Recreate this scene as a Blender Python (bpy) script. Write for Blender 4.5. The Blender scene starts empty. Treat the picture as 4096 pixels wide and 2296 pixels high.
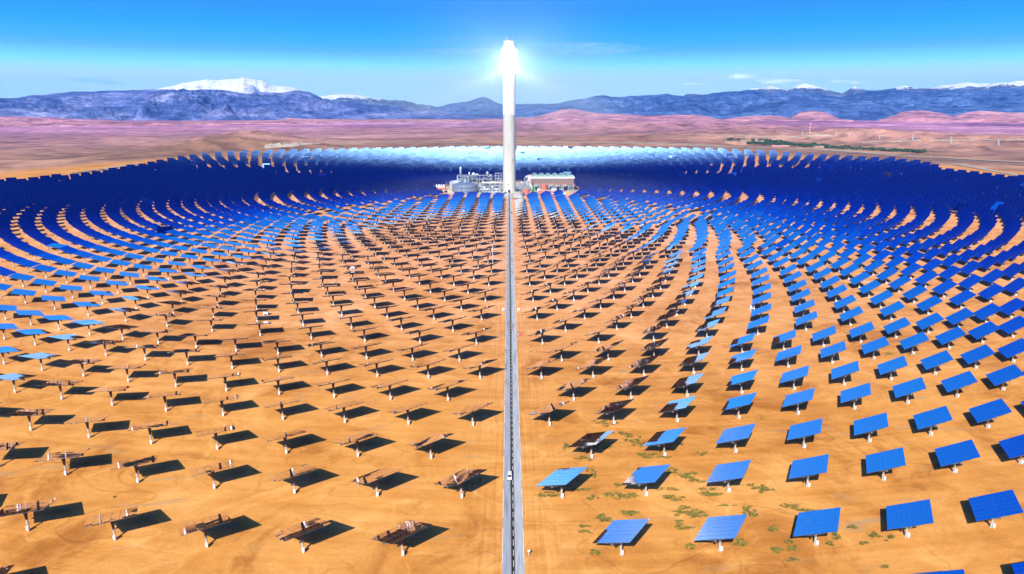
import bpy, math, random
import numpy as np
from mathutils import Vector, Matrix
R = math.radians
rng = np.random.RandomState(7); random.seed(7)
sc = bpy.context.scene
C = bpy.data.collections.new('scene'); sc.collection.children.link(C)

# ------------------------------------------------------------------ camera, sky, sun, exposure
F = 2731.0; PITCH = math.atan(724 / F); CZ = 141.0; CX = 1.27; CY = -1160.7     # pixels of the 4096 px photograph
cam = bpy.data.cameras.new('camera'); co = bpy.data.objects.new('camera', cam); C.objects.link(co)
cam.sensor_width = 36; cam.lens = 36 * F / 4096; cam.clip_start = 1; cam.clip_end = 80000
co.location = (CX, CY, CZ); co.rotation_euler = (R(90) - PITCH, 0, -R(.168)); sc.camera = co

SUN_EL = 37.5; SUN_AZ = 17.5            # sun behind the camera, a little to the left
w = bpy.data.worlds.new('World'); sc.world = w; w.use_nodes = True
nt = w.node_tree; bg = nt.nodes['Background']
sky = nt.nodes.new('ShaderNodeTexSky'); sky.sky_type = 'NISHITA'; sky.sun_disc = False
sky.sun_elevation = R(SUN_EL); sky.sun_rotation = R(180 + SUN_AZ); sky.altitude = 1200
sky.air_density = 1; sky.dust_density = 1; sky.ozone_density = 1
mul = nt.nodes.new('ShaderNodeVectorMath'); mul.operation = 'SCALE'; mul.inputs['Scale'].default_value = .1
crv = nt.nodes.new('ShaderNodeRGBCurve')
def curve(c, pts):
    while len(c.points) > 2: c.points.remove(c.points[1])
    c.points[0].location = pts[0]; c.points[1].location = pts[-1]
    for p in pts[1:-1]: c.points.new(*p)
    for p in c.points: p.handle_type = 'VECTOR'
m = crv.mapping; m.use_clip = False
curve(m.curves[0], [(0, 0), (.11, .0), (.18, .02), (.26, .05), (.34, .08), (.42, .05), (.50, .05), (.58, .12), (.68, .38), (.79, 1.0), (1, 1.2)])
curve(m.curves[1], [(0, 0), (.1, .001), (.13, .02), (.18, .10), (.23, .21), (.28, .30), (.41, .39), (.52, .45), (.62, .43), (.70, .56), (.80, .74), (.86, 1.3), (1, 1.4)])
curve(m.curves[2], [(0, 0), (.18, .17), (.24, .48), (.32, .85), (.47, 1.08), (.66, 1.3), (.8, 1.55), (.86, 2.3), (1, 2.4)])
m.update()
# the same height gradient all round, plus the glare of the air round the sun
tc = nt.nodes.new('ShaderNodeTexCoord'); sp_ = nt.nodes.new('ShaderNodeSeparateXYZ'); nt.links.new(tc.outputs['Generated'], sp_.inputs[0])
def wm(op, a, b=None, clamp=False):
    x = nt.nodes.new('ShaderNodeMath'); x.operation = op; x.use_clamp = clamp
    for i, q in enumerate((a, b)):
        if q is None: continue
        if isinstance(q, (int, float)): x.inputs[i].default_value = q
        else: nt.links.new(q, x.inputs[i])
    return x.outputs[0]
zc = sp_.outputs[2]; hor = wm('SQRT', wm('SUBTRACT', 1, wm('MULTIPLY', zc, zc), True))
cv_ = nt.nodes.new('ShaderNodeCombineXYZ'); nt.links.new(hor, cv_.inputs[1]); nt.links.new(wm('MAXIMUM', zc, .04), cv_.inputs[2])
nt.links.new(cv_.outputs[0], sky.inputs['Vector'])
dt = nt.nodes.new('ShaderNodeVectorMath'); dt.operation = 'DOT_PRODUCT'; nt.links.new(tc.outputs['Generated'], dt.inputs[0])
dt.inputs[1].default_value = (-math.cos(R(SUN_EL)) * math.sin(R(SUN_AZ)), -math.cos(R(SUN_EL)) * math.cos(R(SUN_AZ)), math.sin(R(SUN_EL)))
au = wm('MULTIPLY', wm('POWER', wm('MAXIMUM', dt.outputs['Value'], 0), 26), 5.5)
auc = nt.nodes.new('ShaderNodeVectorMath'); auc.operation = 'SCALE'; auc.inputs[0].default_value = (.32, .66, 1); nt.links.new(au, auc.inputs['Scale'])
addv = nt.nodes.new('ShaderNodeVectorMath'); addv.operation = 'ADD'
mul2 = nt.nodes.new('ShaderNodeVectorMath'); mul2.operation = 'SCALE'; mul2.inputs['Scale'].default_value = 8.4 / 1.32
# thin clouds: high wisps right of the tower, small puffs over the ranges (azimuth, slope, half width, half height, strength)
azn = wm('ARCTAN2', sp_.outputs[0], sp_.outputs[1]); sln = wm('DIVIDE', zc, hor)
cn = nt.nodes.new('ShaderNodeTexNoise'); cn.inputs['Detail'].default_value = 5; cn.inputs['Scale'].default_value = 1
cc = nt.nodes.new('ShaderNodeCombineXYZ'); nt.links.new(wm('MULTIPLY', azn, 60), cc.inputs[0]); nt.links.new(wm('MULTIPLY', sln, 320), cc.inputs[1]); nt.links.new(cc.outputs[0], cn.inputs['Vector'])
nz = wm('MULTIPLY', wm('SUBTRACT', cn.outputs['Fac'], .5), 2.6); cmask = None
for cx_, cy_, cw_, ch_, st_ in ((1868, 192, 34, 7, .55), (1960, 204, 50, 6, .5), (1740, 211, 34, 3, .25), (2150, 207, 22, 4, .4), (2110, 203, 26, 4, .25), (225, 202, 44, 6, -.16), (283, 209, 32, 5, -.16), (1500, 124, 120, 14, .16), (1445, 112, 120, 7, .10), (1170, 128, 120, 8, .10), (700, 160, 300, 9, .04)):
    a_, b_ = (cx_ * 1.5901 - 2040) / 2731, (cy_ * 1.5901 - 1148) / 2731; c3, s3 = math.cos(PITCH), math.sin(PITCH); dx, dy, dz = a_, c3 - b_ * s3, -s3 - b_ * c3
    A0, S0 = math.atan2(dx, dy), dz / math.hypot(dx, dy); kx, ky = 1717 / cw_, 1717 / ch_
    u_ = wm('MULTIPLY', wm('SUBTRACT', azn, A0), kx); v_ = wm('MULTIPLY', wm('SUBTRACT', sln, S0), ky)
    q_ = wm('MULTIPLY', wm('SUBTRACT', wm('ADD', 1, nz), wm('ADD', wm('MULTIPLY', u_, u_), wm('MULTIPLY', v_, v_)), True), st_)
    cmask = q_ if cmask is None else wm('ADD', cmask, q_)
cl_c = nt.nodes.new('ShaderNodeVectorMath'); cl_c.operation = 'SCALE'; cl_c.inputs[0].default_value = (1.1, .9, .6); nt.links.new(cmask, cl_c.inputs['Scale'])
nt.links.new(sky.outputs[0], mul.inputs[0]); nt.links.new(mul.outputs[0], crv.inputs['Color'])
nt.links.new(crv.outputs[0], addv.inputs[0]); nt.links.new(auc.outputs[0], addv.inputs[1]); add2 = nt.nodes.new('ShaderNodeVectorMath'); add2.operation = 'ADD'; nt.links.new(addv.outputs[0], add2.inputs[0]); nt.links.new(cl_c.outputs[0], add2.inputs[1]); nt.links.new(add2.outputs[0], mul2.inputs[0]); nt.links.new(mul2.outputs[0], bg.inputs[0]); bg.inputs[1].default_value = .1

sl = bpy.data.lights.new('sun', 'SUN'); sl.energy = 5; sl.angle = R(.5); sl.color = (1, .97, .9)
so = bpy.data.objects.new('sun', sl); C.objects.link(so)
se, sa = R(SUN_EL), R(SUN_AZ)
S = Vector((-math.cos(se) * math.sin(sa), -math.cos(se) * math.cos(sa), math.sin(se)))   # towards the sun
so.rotation_euler = S.to_track_quat('Z', 'Y').to_euler(); so.location = (0, -400, 600)
vs = sc.view_settings
vs.view_transform = 'Standard'; vs.look = 'None'; vs.exposure = .4; vs.gamma = 1
cy = sc.cycles
cy.max_bounces = 8; cy.diffuse_bounces = 2; cy.glossy_bounces = 4; cy.volume_bounces = 0; cy.caustics_reflective = False
cy.caustics_refractive = False; cy.sample_clamp_indirect = 4

# ------------------------------------------------------------------ helpers
def gp(x, y, z=0.0):
    """pixel of the photograph -> point of the plain at height z"""
    c, s = math.cos(PITCH), math.sin(PITCH); h = CZ - z
    d = F * h / (c * (y - 424)); return (x - 2040) * d / F + CX, (d - h * s) / c + CY
def zpx(y, X, Y):
    c, s = math.cos(PITCH), math.sin(PITCH); v = (y - 1148) / F; Yc = Y - CY
    return -(v * Yc * c + Yc * s) / (c - v * s) + CZ
def ray(x, y):
    """azimuth and slope of a pixel"""
    c, s = math.cos(PITCH), math.sin(PITCH); a, b = (x - 2040) / F, (y - 1148) / F
    dx, dy, dz = a, c - b * s, -s - b * c
    return math.atan2(dx, dy), dz / math.hypot(dx, dy)
def link(n, me, parent=None, loc=None, rz=None):
    o = bpy.data.objects.new(n, me); C.objects.link(o)
    if parent: o.parent = parent
    if loc: o.location = loc
    if rz: o.rotation_euler = (0, 0, rz)
    return o
def tag(o, label, cat, group=None, kind=None):
    if label: o['label'] = label
    if cat: o['category'] = cat
    if group: o['group'] = group
    if kind: o['kind'] = kind
    return o
def thing(n, label, cat, loc=(0, 0, 0), rz=0, group=None):
    return tag(link(n, None, None, loc, rz), label, cat, group)

class MB:
    def __init__(s): s.v = []; s.f = []; s.m = []; s.n = 0
    def add(s, v, f, mi=0):
        s.v.extend([tuple(p) for p in v]); s.f.extend([[i + s.n for i in q] for q in f]); s.m.extend([mi] * len(f)); s.n = len(s.v); return s
    def box(s, a, b, mi=0, M=None):
        x0, y0, z0 = a; x1, y1, z1 = b
        v = [(x0, y0, z0), (x1, y0, z0), (x1, y1, z0), (x0, y1, z0), (x0, y0, z1), (x1, y0, z1), (x1, y1, z1), (x0, y1, z1)]
        if M: v = [M @ Vector(p) for p in v]
        return s.add(v, [(0, 3, 2, 1), (4, 5, 6, 7), (0, 1, 5, 4), (1, 2, 6, 5), (2, 3, 7, 6), (3, 0, 4, 7)], mi)
    def cbox(s, c, d, mi=0): return s.box([c[i] - d[i] / 2 for i in range(3)], [c[i] + d[i] / 2 for i in range(3)], mi)
    def lathe(s, prof, n=24, c=(0, 0, 0), mi=0, cap=True):
        v = []
        for r, z in prof:
            for k in range(n): a = 2 * math.pi * k / n; v.append((c[0] + r * math.cos(a), c[1] + r * math.sin(a), c[2] + z))
        f = [(i * n + k, i * n + (k + 1) % n, (i + 1) * n + (k + 1) % n, (i + 1) * n + k) for i in range(len(prof) - 1) for k in range(n)]
        if cap: f += [tuple(range(n - 1, -1, -1)), tuple((len(prof) - 1) * n + k for k in range(n))]
        return s.add(v, f, mi)
    def tube(s, a, b, r, n=8, mi=0, r2=None):
        a, b = Vector(a), Vector(b); d = b - a; L = d.length
        if L < 1e-6: return s
        q = d.to_track_quat('Z', 'Y').to_matrix(); r2 = r if r2 is None else r2
        v = [a + q @ Vector((rr * math.cos(2 * math.pi * k / n), rr * math.sin(2 * math.pi * k / n), zz)) for rr, zz in ((r, 0), (r2, L)) for k in range(n)]
        f = [(k, (k + 1) % n, n + (k + 1) % n, n + k) for k in range(n)] + [tuple(range(n - 1, -1, -1)), tuple(range(n, 2 * n))]
        return s.add(v, f, mi)
    def path(s, P, r, n=8, mi=0):
        for a, b in zip(P[:-1], P[1:]): s.tube(a, b, r, n, mi)
        return s
    def mesh(s, name, mats, smooth=False):
        me = bpy.data.meshes.new(name); me.from_pydata(s.v, [], s.f)
        for m_ in (mats if isinstance(mats, (list, tuple)) else [mats]): me.materials.append(m_)
        me.polygons.foreach_set('material_index', s.m)
        if smooth: me.polygons.foreach_set('use_smooth', [True] * len(s.f))
        me.update(); return me
    def build(s, name, mats, parent=None, smooth=False, loc=None, rz=None):
        return link(name, s.mesh(name, mats, smooth), parent, loc, rz)
def npmesh(name, V, Q, mats, mi=None, smooth=False):
    me = bpy.data.meshes.new(name); V = np.asarray(V, np.float32); Q = np.asarray(Q, np.int32); k = Q.shape[1]
    me.vertices.add(len(V)); me.vertices.foreach_set('co', V.ravel())
    me.loops.add(Q.size); me.loops.foreach_set('vertex_index', Q.ravel())
    me.polygons.add(len(Q)); me.polygons.foreach_set('loop_start', np.arange(0, Q.size, k, dtype=np.int32)); me.polygons.foreach_set('loop_total', np.full(len(Q), k, np.int32))
    for m_ in (mats if isinstance(mats, (list, tuple)) else [mats]): me.materials.append(m_)
    if mi is not None: me.polygons.foreach_set('material_index', np.asarray(mi, np.int32))
    if smooth: me.polygons.foreach_set('use_smooth', np.ones(len(Q), bool))
    me.update(calc_edges=True); me.validate(); return me

# ------------------------------------------------------------------ materials
class NT:
    def __init__(s, name):
        s.m = bpy.data.materials.new(name); s.m.use_nodes = True; s.t = s.m.node_tree; s.b = s.t.nodes['Principled BSDF']; s.o = s.t.nodes['Material Output']
    def n(s, ty, **k):
        x = s.t.nodes.new('ShaderNode' + ty)
        for a, b in k.items(): setattr(x, a, b)
        return x
    def l(s, a, b): s.t.links.new(a, b)
    def math(s, op, a, b=None, c=None, clamp=False):
        x = s.n('Math', operation=op, use_clamp=clamp)
        for i, q in enumerate((a, b, c)):
            if q is None: continue
            if isinstance(q, (int, float)): x.inputs[i].default_value = q
            else: s.l(q, x.inputs[i])
        return x.outputs[0]
    def pos(s): return s.n('NewGeometry').outputs['Position']
    def scale(s, v, sc_):
        x = s.n('VectorMath', operation='MULTIPLY'); s.l(v, x.inputs[0]); x.inputs[1].default_value = sc_; return x.outputs[0]
    def noise(s, v, sc_=1, det=4, rough=.55, dist=0):
        x = s.n('TexNoise'); s.l(v, x.inputs['Vector']); x.inputs['Scale'].default_value = sc_; x.inputs['Detail'].default_value = det
        x.inputs['Roughness'].default_value = rough; x.inputs['Distortion'].default_value = dist; return x.outputs['Fac']
    def ramp(s, v, st, interp='LINEAR'):
        x = s.n('ValToRGB'); s.l(v, x.inputs[0]); cr = x.color_ramp; cr.interpolation = interp
        while len(cr.elements) < len(st): cr.elements.new(.5)
        for e, (p, c) in zip(cr.elements, st): e.position = p; e.color = (c, c, c, 1) if isinstance(c, (int, float)) else (*c, 1)
        return x.outputs[0]
    def mix(s, f, a, b, mode='MIX'):
        x = s.n('Mix', data_type='RGBA', blend_type=mode)
        for i, q in ((0, f), (6, a), (7, b)):
            if isinstance(q, (int, float)): x.inputs[i].default_value = q
            elif isinstance(q, tuple): x.inputs[i].default_value = (*q, 1)
            else: s.l(q, x.inputs[i])
        return x.outputs[2]
    def col(s, c):
        if isinstance(c, tuple): s.b.inputs['Base Color'].default_value = (*c, 1)
        else: s.l(c, s.b.inputs['Base Color'])
    def set(s, rough=.8, metal=0, spec=.3):
        s.b.inputs['Roughness'].default_value = rough; s.b.inputs['Metallic'].default_value = metal; s.b.inputs['Specular IOR Level'].default_value = spec; return s
    def bump(s, h, strength=.5, dist=.1):
        x = s.n('Bump'); x.inputs['Strength'].default_value = strength; x.inputs['Distance'].default_value = dist; s.l(h, x.inputs['Height']); s.l(x.outputs[0], s.b.inputs['Normal'])

def simple(name, c, rough=.6, metal=0, var=.12, sc_=.8, spec=.3):
    t = NT(name); t.set(rough, metal, spec); n = t.noise(t.pos(), sc_, 3)
    lo = tuple(max(0, x * (1 - var)) for x in c); hi = tuple(min(1, x * (1 + var)) for x in c)
    t.col(t.ramp(n, [(.3, lo), (.7, hi)])); return t.m

def sand_material():
    t = NT('desert_sand'); t.set(.95, 0, .1); P = t.pos()
    sep = t.n('SeparateXYZ'); t.l(P, sep.inputs[0]); X, Y, Z = sep.outputs
    rr = t.math('SQRT', t.math('ADD', t.math('MULTIPLY', X, X), t.math('MULTIPLY', Y, Y)))
    th = t.math('ARCTAN2', X, Y)
    big = t.noise(P, .006, 5, .6); med = t.noise(P, .045, 5, .6, .6); fine = t.noise(P, .9, 5, .65)
    # graded arcs round the tower, left by the machines that laid the field out
    cv = t.n('CombineXYZ'); t.l(t.math('MULTIPLY', rr, .16), cv.inputs[0]); t.l(t.math('MULTIPLY', th, 9), cv.inputs[1])
    arcs = t.noise(cv.outputs[0], 1, 6, .62, .4)
    cv2 = t.n('CombineXYZ'); t.l(t.math('MULTIPLY', rr, .9), cv2.inputs[0]); t.l(t.math('MULTIPLY', th, 22), cv2.inputs[1])
    arcs2 = t.noise(cv2.outputs[0], 1, 4, .6, .3)
    cv3 = t.n('CombineXYZ'); t.l(t.math('MULTIPLY', X, .8), cv3.inputs[0]); t.l(t.math('MULTIPLY', Y, .02), cv3.inputs[1])
    lane = t.noise(cv3.outputs[0], 1, 5, .6, .3)
    nearroad = t.math('SUBTRACT', 1, t.math('DIVIDE', t.math('SUBTRACT', t.math('ABSOLUTE', t.math('SUBTRACT', X, 3)), 6), 17), clamp=True)
    # yellower soil in the outer field, pinker near the tower
    peach, ochre = (.80, .37, .175), (.72, .30, .06)
    f = t.math('MULTIPLY_ADD', rr, 1 / 420, -460 / 420, clamp=True)
    base = t.mix(f, peach, ochre)
    v = t.math('ADD', t.math('MULTIPLY', big, .3), t.math('ADD', t.math('MULTIPLY', med, .35), t.math('MULTIPLY', arcs, .35)))
    base = t.mix(1, base, t.ramp(v, [(.38, (.74, .68, .58)), (.5, (1, 1, 1)), (.6, (1.12, 1.22, 1.45))]), 'MULTIPLY')
    base = t.mix(.3, base, t.ramp(arcs2, [(.3, (.88, .84, .8)), (.5, (1, 1, 1)), (.7, (1.06, 1.1, 1.16))]), 'MULTIPLY')
    lanec = t.ramp(lane, [(.3, (.86, .78, .68)), (.5, (1, 1, 1)), (.7, (1.12, 1.2, 1.36))])
    base = t.mix(nearroad, base, t.mix(1, base, lanec, 'MULTIPLY'))
    for sc_, w_, st_, tone in ((.011, .012, .6, (1.25, 1.3, 1.5)), (.035, .016, .5, (.68, .60, .5)), (.02, .009, .65, (.64, .56, .46)), (.016, .008, .7, (1.3, 1.4, 1.7))):
        nn_ = t.noise(t.scale(P, (1, 1.7, 0)), sc_, 2, .4, .4); ln_ = t.math('SUBTRACT', 1, t.math('DIVIDE', t.math('ABSOLUTE', t.math('SUBTRACT', nn_, .5)), w_), clamp=True)
        gate = t.ramp(t.noise(P, .012 + sc_ * .3, 2), [(.45, 0.), (.6, 1.)])
        base = t.mix(t.math('MULTIPLY', t.math('MULTIPLY', ln_, gate), st_), base, t.mix(1, base, tone, 'MULTIPLY'))
    blot = t.ramp(t.noise(P, .02, 6, .68, 1.0), [(.34, (.70, .60, .50)), (.46, (1, 1, 1)), (.54, (1, 1, 1)), (.64, (1.16, 1.24, 1.5))])
    base = t.mix(1, base, blot, 'MULTIPLY')
    base = t.mix(.45, base, t.ramp(fine, [(.3, (.8, .78, .75)), (.7, (1.12, 1.12, 1.12))]), 'MULTIPLY')
    stain = t.ramp(t.noise(t.scale(P, (.03, .09, 0)), 1, 4, .55, 1.2), [(.62, 0.), (.74, .45)])
    base = t.mix(stain, base, (.33, .27, .17))
    # country beyond the field
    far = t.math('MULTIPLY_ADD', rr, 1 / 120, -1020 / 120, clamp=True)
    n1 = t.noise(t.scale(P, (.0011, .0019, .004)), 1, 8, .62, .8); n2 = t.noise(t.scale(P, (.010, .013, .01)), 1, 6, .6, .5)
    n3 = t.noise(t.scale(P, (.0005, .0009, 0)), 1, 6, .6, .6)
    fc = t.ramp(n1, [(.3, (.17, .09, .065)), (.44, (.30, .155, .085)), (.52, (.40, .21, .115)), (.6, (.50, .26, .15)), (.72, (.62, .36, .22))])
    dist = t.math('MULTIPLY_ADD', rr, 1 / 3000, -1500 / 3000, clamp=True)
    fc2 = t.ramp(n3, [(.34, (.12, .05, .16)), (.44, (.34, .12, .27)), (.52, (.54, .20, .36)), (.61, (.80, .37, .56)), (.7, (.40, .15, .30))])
    fc = t.mix(t.math('MULTIPLY', dist, .72), fc, fc2)  # violet haze of distance is mixed into the soil colour
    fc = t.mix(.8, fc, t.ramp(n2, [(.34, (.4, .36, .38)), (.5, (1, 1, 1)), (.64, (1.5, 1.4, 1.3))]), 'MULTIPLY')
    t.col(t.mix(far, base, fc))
    t.bump(t.math('ADD', fine, med), .5, .3)
    return t.m
def asphalt_material():
    t = NT('worn_asphalt'); t.set(.85, 0, .2)
    g = t.n('TexCoord').outputs['Object']; sep = t.n('SeparateXYZ'); t.l(g, sep.inputs[0]); X, Y, Z = sep.outputs
    wob = t.noise(t.scale(g, (.4, .02, 0)), 1, 4); d = t.math('ABSOLUTE', t.math('ADD', X, t.math('MULTIPLY', t.math('SUBTRACT', wob, .5), .5)))
    d0 = t.math('ABSOLUTE', t.math('ADD', t.math('ADD', X, .12), t.math('MULTIPLY', t.math('SUBTRACT', wob, .5), .5)))
    band = t.math('SUBTRACT', 1, t.math('DIVIDE', t.math('SUBTRACT', d0, .42), .4), clamp=True)
    n = t.noise(t.scale(g, (.9, .06, 0)), 1, 6, .65, .3); n2 = t.noise(g, 6, 3)
    c = t.mix(t.math('MULTIPLY_ADD', X, .6, .5, clamp=True), (.36, .365, .38), (.46, .46, .45))
    c = t.mix(1, c, t.ramp(n, [(.3, (.72, .72, .7)), (.5, (1, 1, 1)), (.7, (1.15, 1.13, 1.08))]), 'MULTIPLY')
    c = t.mix(.5, c, t.ramp(n2, [(.3, (.85, .85, .85)), (.7, (1.1, 1.1, 1.1))]), 'MULTIPLY')
    c = t.mix(band, c, (.035, .026, .018))
    en = t.noise(t.scale(g, (1.2, .12, 0)), 1, 5, .65); drift = t.math('MULTIPLY', t.math('SUBTRACT', t.math('ADD', t.math('ABSOLUTE', X), en), 3.92), 2.6, clamp=True)
    c = t.mix(drift, c, (.68, .34, .15)); patch = t.ramp(t.noise(t.scale(g, (.3, .03, 0)), 1, 3, .5), [(.58, 0.), (.66, .5)]); c = t.mix(patch, c, (.17, .16, .15))
    t.col(c); return t.m
def mirror_material():
    t = NT('mirror_glass'); t.set(.015, 1, .5)
    n = t.noise(t.pos(), .35, 4, .6)
    t.col(t.ramp(n, [(.3, (.88, .82, .97)), (.7, (.95, .90, .99))])); return t.m
def concrete_material():
    t = NT('tower_concrete'); t.set(.9, 0, .2); P = t.pos(); sep = t.n('SeparateXYZ'); t.l(P, sep.inputs[0])
    wv = t.math('FRACT', t.math('MULTIPLY', sep.outputs[2], 1 / 4.2)); seam = t.ramp(wv, [(0, .55), (.09, 1.), (.9, 1.), (1, .7)])
    n = t.noise(t.scale(P, (.25, .25, .03)), 1, 6, .6); n2 = t.noise(P, .5, 4)
    c = t.ramp(n, [(.3, (.52, .485, .40)), (.7, (.68, .65, .56))])
    c = t.mix(.65, c, seam, 'MULTIPLY'); c = t.mix(.4, c, t.ramp(n2, [(.35, .82), (.65, 1.08)]), 'MULTIPLY')
    t.col(c); return t.m
def rock_material(name, cols, snow=None, bands=.35):
    t = NT(name); t.set(.95, 0, .05); P = t.pos(); sep = t.n('SeparateXYZ'); t.l(P, sep.inputs[0]); Z = sep.outputs[2]
    n = t.noise(t.scale(P, (.0012, .0012, .004)), 1, 8, .65, .6); n2 = t.noise(t.scale(P, (.006, .006, .02)), 1, 6, .6)
    c = t.ramp(n, [(.32, cols[0]), (.5, cols[1]), (.66, cols[2])])
    zz = t.noise(t.math('MULTIPLY_ADD', Z, .045, t.math('MULTIPLY', n2, 1.2)), 1, 3) if False else None
    cv = t.n('CombineXYZ'); t.l(t.math('MULTIPLY_ADD', Z, .05, t.math('MULTIPLY', n, 2)), cv.inputs[2])
    st = t.noise(cv.outputs[0], 1, 3)
    c = t.mix(bands, c, t.ramp(st, [(.38, (.6, .6, .62)), (.6, (1.2, 1.2, 1.2))]), 'MULTIPLY')
    c = t.mix(.9, c, t.ramp(n2, [(.34, (.45, .45, .52)), (.64, (1.5, 1.45, 1.4))]), 'MULTIPLY')
    n4 = t.noise(t.scale(P, (.02, .02, .03)), 1, 5, .65); c = t.mix(.7, c, t.ramp(n4, [(.34, (.5, .5, .55)), (.66, (1.45, 1.4, 1.35))]), 'MULTIPLY')
    if snow:
        h = t.math('DIVIDE', t.math('SUBTRACT', t.math('MULTIPLY_ADD', t.math('SUBTRACT', n2, .5), snow[2], Z), snow[0]), snow[1], clamp=True)
        g = t.n('NewGeometry'); s2 = t.n('SeparateXYZ'); t.l(g.outputs['Normal'], s2.inputs[0])
        c = t.mix(t.ramp(h, [(.2, 0.), (.6, 1.)]), c, (.95, .95, .96))
    t.col(c); t.bump(t.math('ADD', n2, t.math('MULTIPLY', n4, .5)), 1, 60); return t.m

M = dict(
 sand=sand_material(), asphalt=asphalt_material(), mirror=mirror_material(), concrete=concrete_material(),
 back=simple('galvanised_steel', (.17, .17, .18), .6, .3, .15), post=simple('cream_painted_steel', (.46, .43, .35), .55, 0, .08),
 white=simple('white_paint', (.8, .8, .79), .5, 0, .05), cladding=simple('white_tower_coating', (.93, .93, .93), .6, 0, .02),
 line=simple('road_paint', (.78, .76, .66), .7, 0, .12, 2), steel=simple('light_grey_steelwork', (.52, .6, .62), .5, .2, .2),
 pipe=simple('insulated_pipe_cladding', (.72, .74, .74), .35, .5, .1), tank=simple('ribbed_tank_cladding', (.20, .24, .33), .4, .3, .15),
 red=simple('salmon_red_paint', (.62, .17, .12), .6, 0, .1), redbright=simple('red_plastic', (.7, .03, .02), .5, 0, .05),
 hood=simple('green_grey_fan_hood', (.25, .38, .33), .5, .1, .15), louvre=simple('brown_grey_wind_wall', (.20, .15, .13), .7, 0, .15),
 dark=simple('dark_void', (.012, .012, .016), .8), glass=simple('dark_glass', (.02, .025, .03), .1, 0, .1, 1, .6), green=simple('bright_green_paint', (.12, .5, .12), .6),
 yellow=simple('machine_yellow', (.75, .42, .02), .5), orange=simple('orange_brown_cladding', (.55, .16, .04), .6), tyre=simple('black_rubber', (.02, .02, .02), .9),
 blue=simple('blue_sign_face', (.12, .25, .75), .4), berm=simple('pale_gravel', (.50, .40, .28), .95, 0, .18, .3), pad=simple('plant_yard_concrete', (.46, .40, .31), .9, 0, .15, .08),
 skin=simple('skin', (.4, .22, .14), .6), vest=simple('hi_vis_cloth', (.7, .85, .05), .7), cloth=simple('dark_blue_cloth', (.03, .035, .07), .9),
 adobe=simple('adobe_wall', (.56, .30, .2), .9, 0, .15, .05), foil=simple('dark_foliage', (.035, .075, .03), .8, 0, .5, .15), scrub=simple('desert_scrub', (.15, .165, .02), .85, 0, .5, .8),
 scrubdry=simple('dry_scrub', (.30, .20, .05), .9, 0, .3, .8), silver=simple('silver_paint', (.6, .62, .65), .35, .3),
)
def stripes(name, c1, c2, freq, axis=2, rough=.5):
    t = NT(name); t.set(rough, 0, .3); sep = t.n('SeparateXYZ'); t.l(t.n('TexCoord').outputs['Object'], sep.inputs[0])
    v = t.math('FRACT', t.math('MULTIPLY', sep.outputs[axis], freq)); t.col(t.ramp(v, [(0, c1), (.5, c2)], 'CONSTANT')); return t.m
M['brown'] = simple('panel_shade_brown', (.09, .06, .05), .7, .1, .25)  # brown puts the panel's shadow into the upper post colour
M['wind'] = stripes('wind_wall_ribs', (.20, .145, .125), (.26, .195, .17), .8, 0, .7)
M['redwhite'] = stripes('red_white_bands', (.7, .08, .05), (.8, .8, .8), .09)
def emit(name, c, s):
    t = NT(name); e = t.n('Emission'); e.inputs[0].default_value = (*c, 1); e.inputs[1].default_value = s; t.l(e.outputs[0], t.o.inputs[0]); return t.m
M['glow'] = emit('sunlight_glow_on_receiver_tubes', (1, .97, .92), 55)  # emission stands for the sunlight the mirrors throw onto the receiver

# ------------------------------------------------------------------ terrain
_TAB = {}
def fbm(x, y, seed, octs=5, lac=2.0, gain=.5, ridged=False):
    if (seed, octs) not in _TAB: _TAB[seed, octs] = np.random.RandomState(seed).rand(octs, 256, 256)
    out = 0; amp = 1; tot = 0
    for o in range(octs):
        tab = _TAB[seed, octs][o]; fx, fy = np.floor(x).astype(int), np.floor(y).astype(int); u, v = x - fx, y - fy
        u = u * u * (3 - 2 * u); v = v * v * (3 - 2 * v)
        g = lambda i, j: tab[(fx + i) % 256, (fy + j) % 256]
        n = (g(0, 0) * (1 - u) + g(1, 0) * u) * (1 - v) + (g(0, 1) * (1 - u) + g(1, 1) * u) * v
        if ridged: n = 1 - abs(2 * n - 1)
        out = out + n * amp; tot += amp; amp *= gain; x = x * lac + 13.7; y = y * lac + 7.3
    return out / tot
def sm(a, b, x): t = np.clip((x - a) / (b - a), 0, 1); return t * t * (3 - 2 * t)
HILLS = []      # x, y, height, radius
def hill(px, py, z, h, rx, ry=None): X, Y = gp(px, py); HILLS.append((X, Y, h, rx, ry or rx))
hill(110, 690, 0, 20, 70, 60); hill(230, 684, 0, 22, 90, 60); hill(400, 690, 0, 12, 110, 60)
for i, (px, py, h) in enumerate([(600, 632, 14), (700, 618, 22), (800, 611, 28), (900, 606, 26), (1000, 604, 22), (1100, 602, 20), (1200, 598, 16), (1300, 592, 10)]): hill(px, py, 0, h, 160, 110)
hill(1010, 560, 0, 35, 200, 120); hill(870, 570, 0, 26, 120, 90)
for px, py, h, rx in [(3050, 545, 34, 500), (3350, 565, 22, 320), (3560, 570, 26, 380), (3800, 580, 22, 340), (4030, 590, 24, 300), (2700, 560, 20, 500), (4250, 600, 22, 300), (2300, 520, 34, 800), (2900, 520, 36, 700)]: hill(px, py, 0, h, rx, rx * .45)
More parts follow.
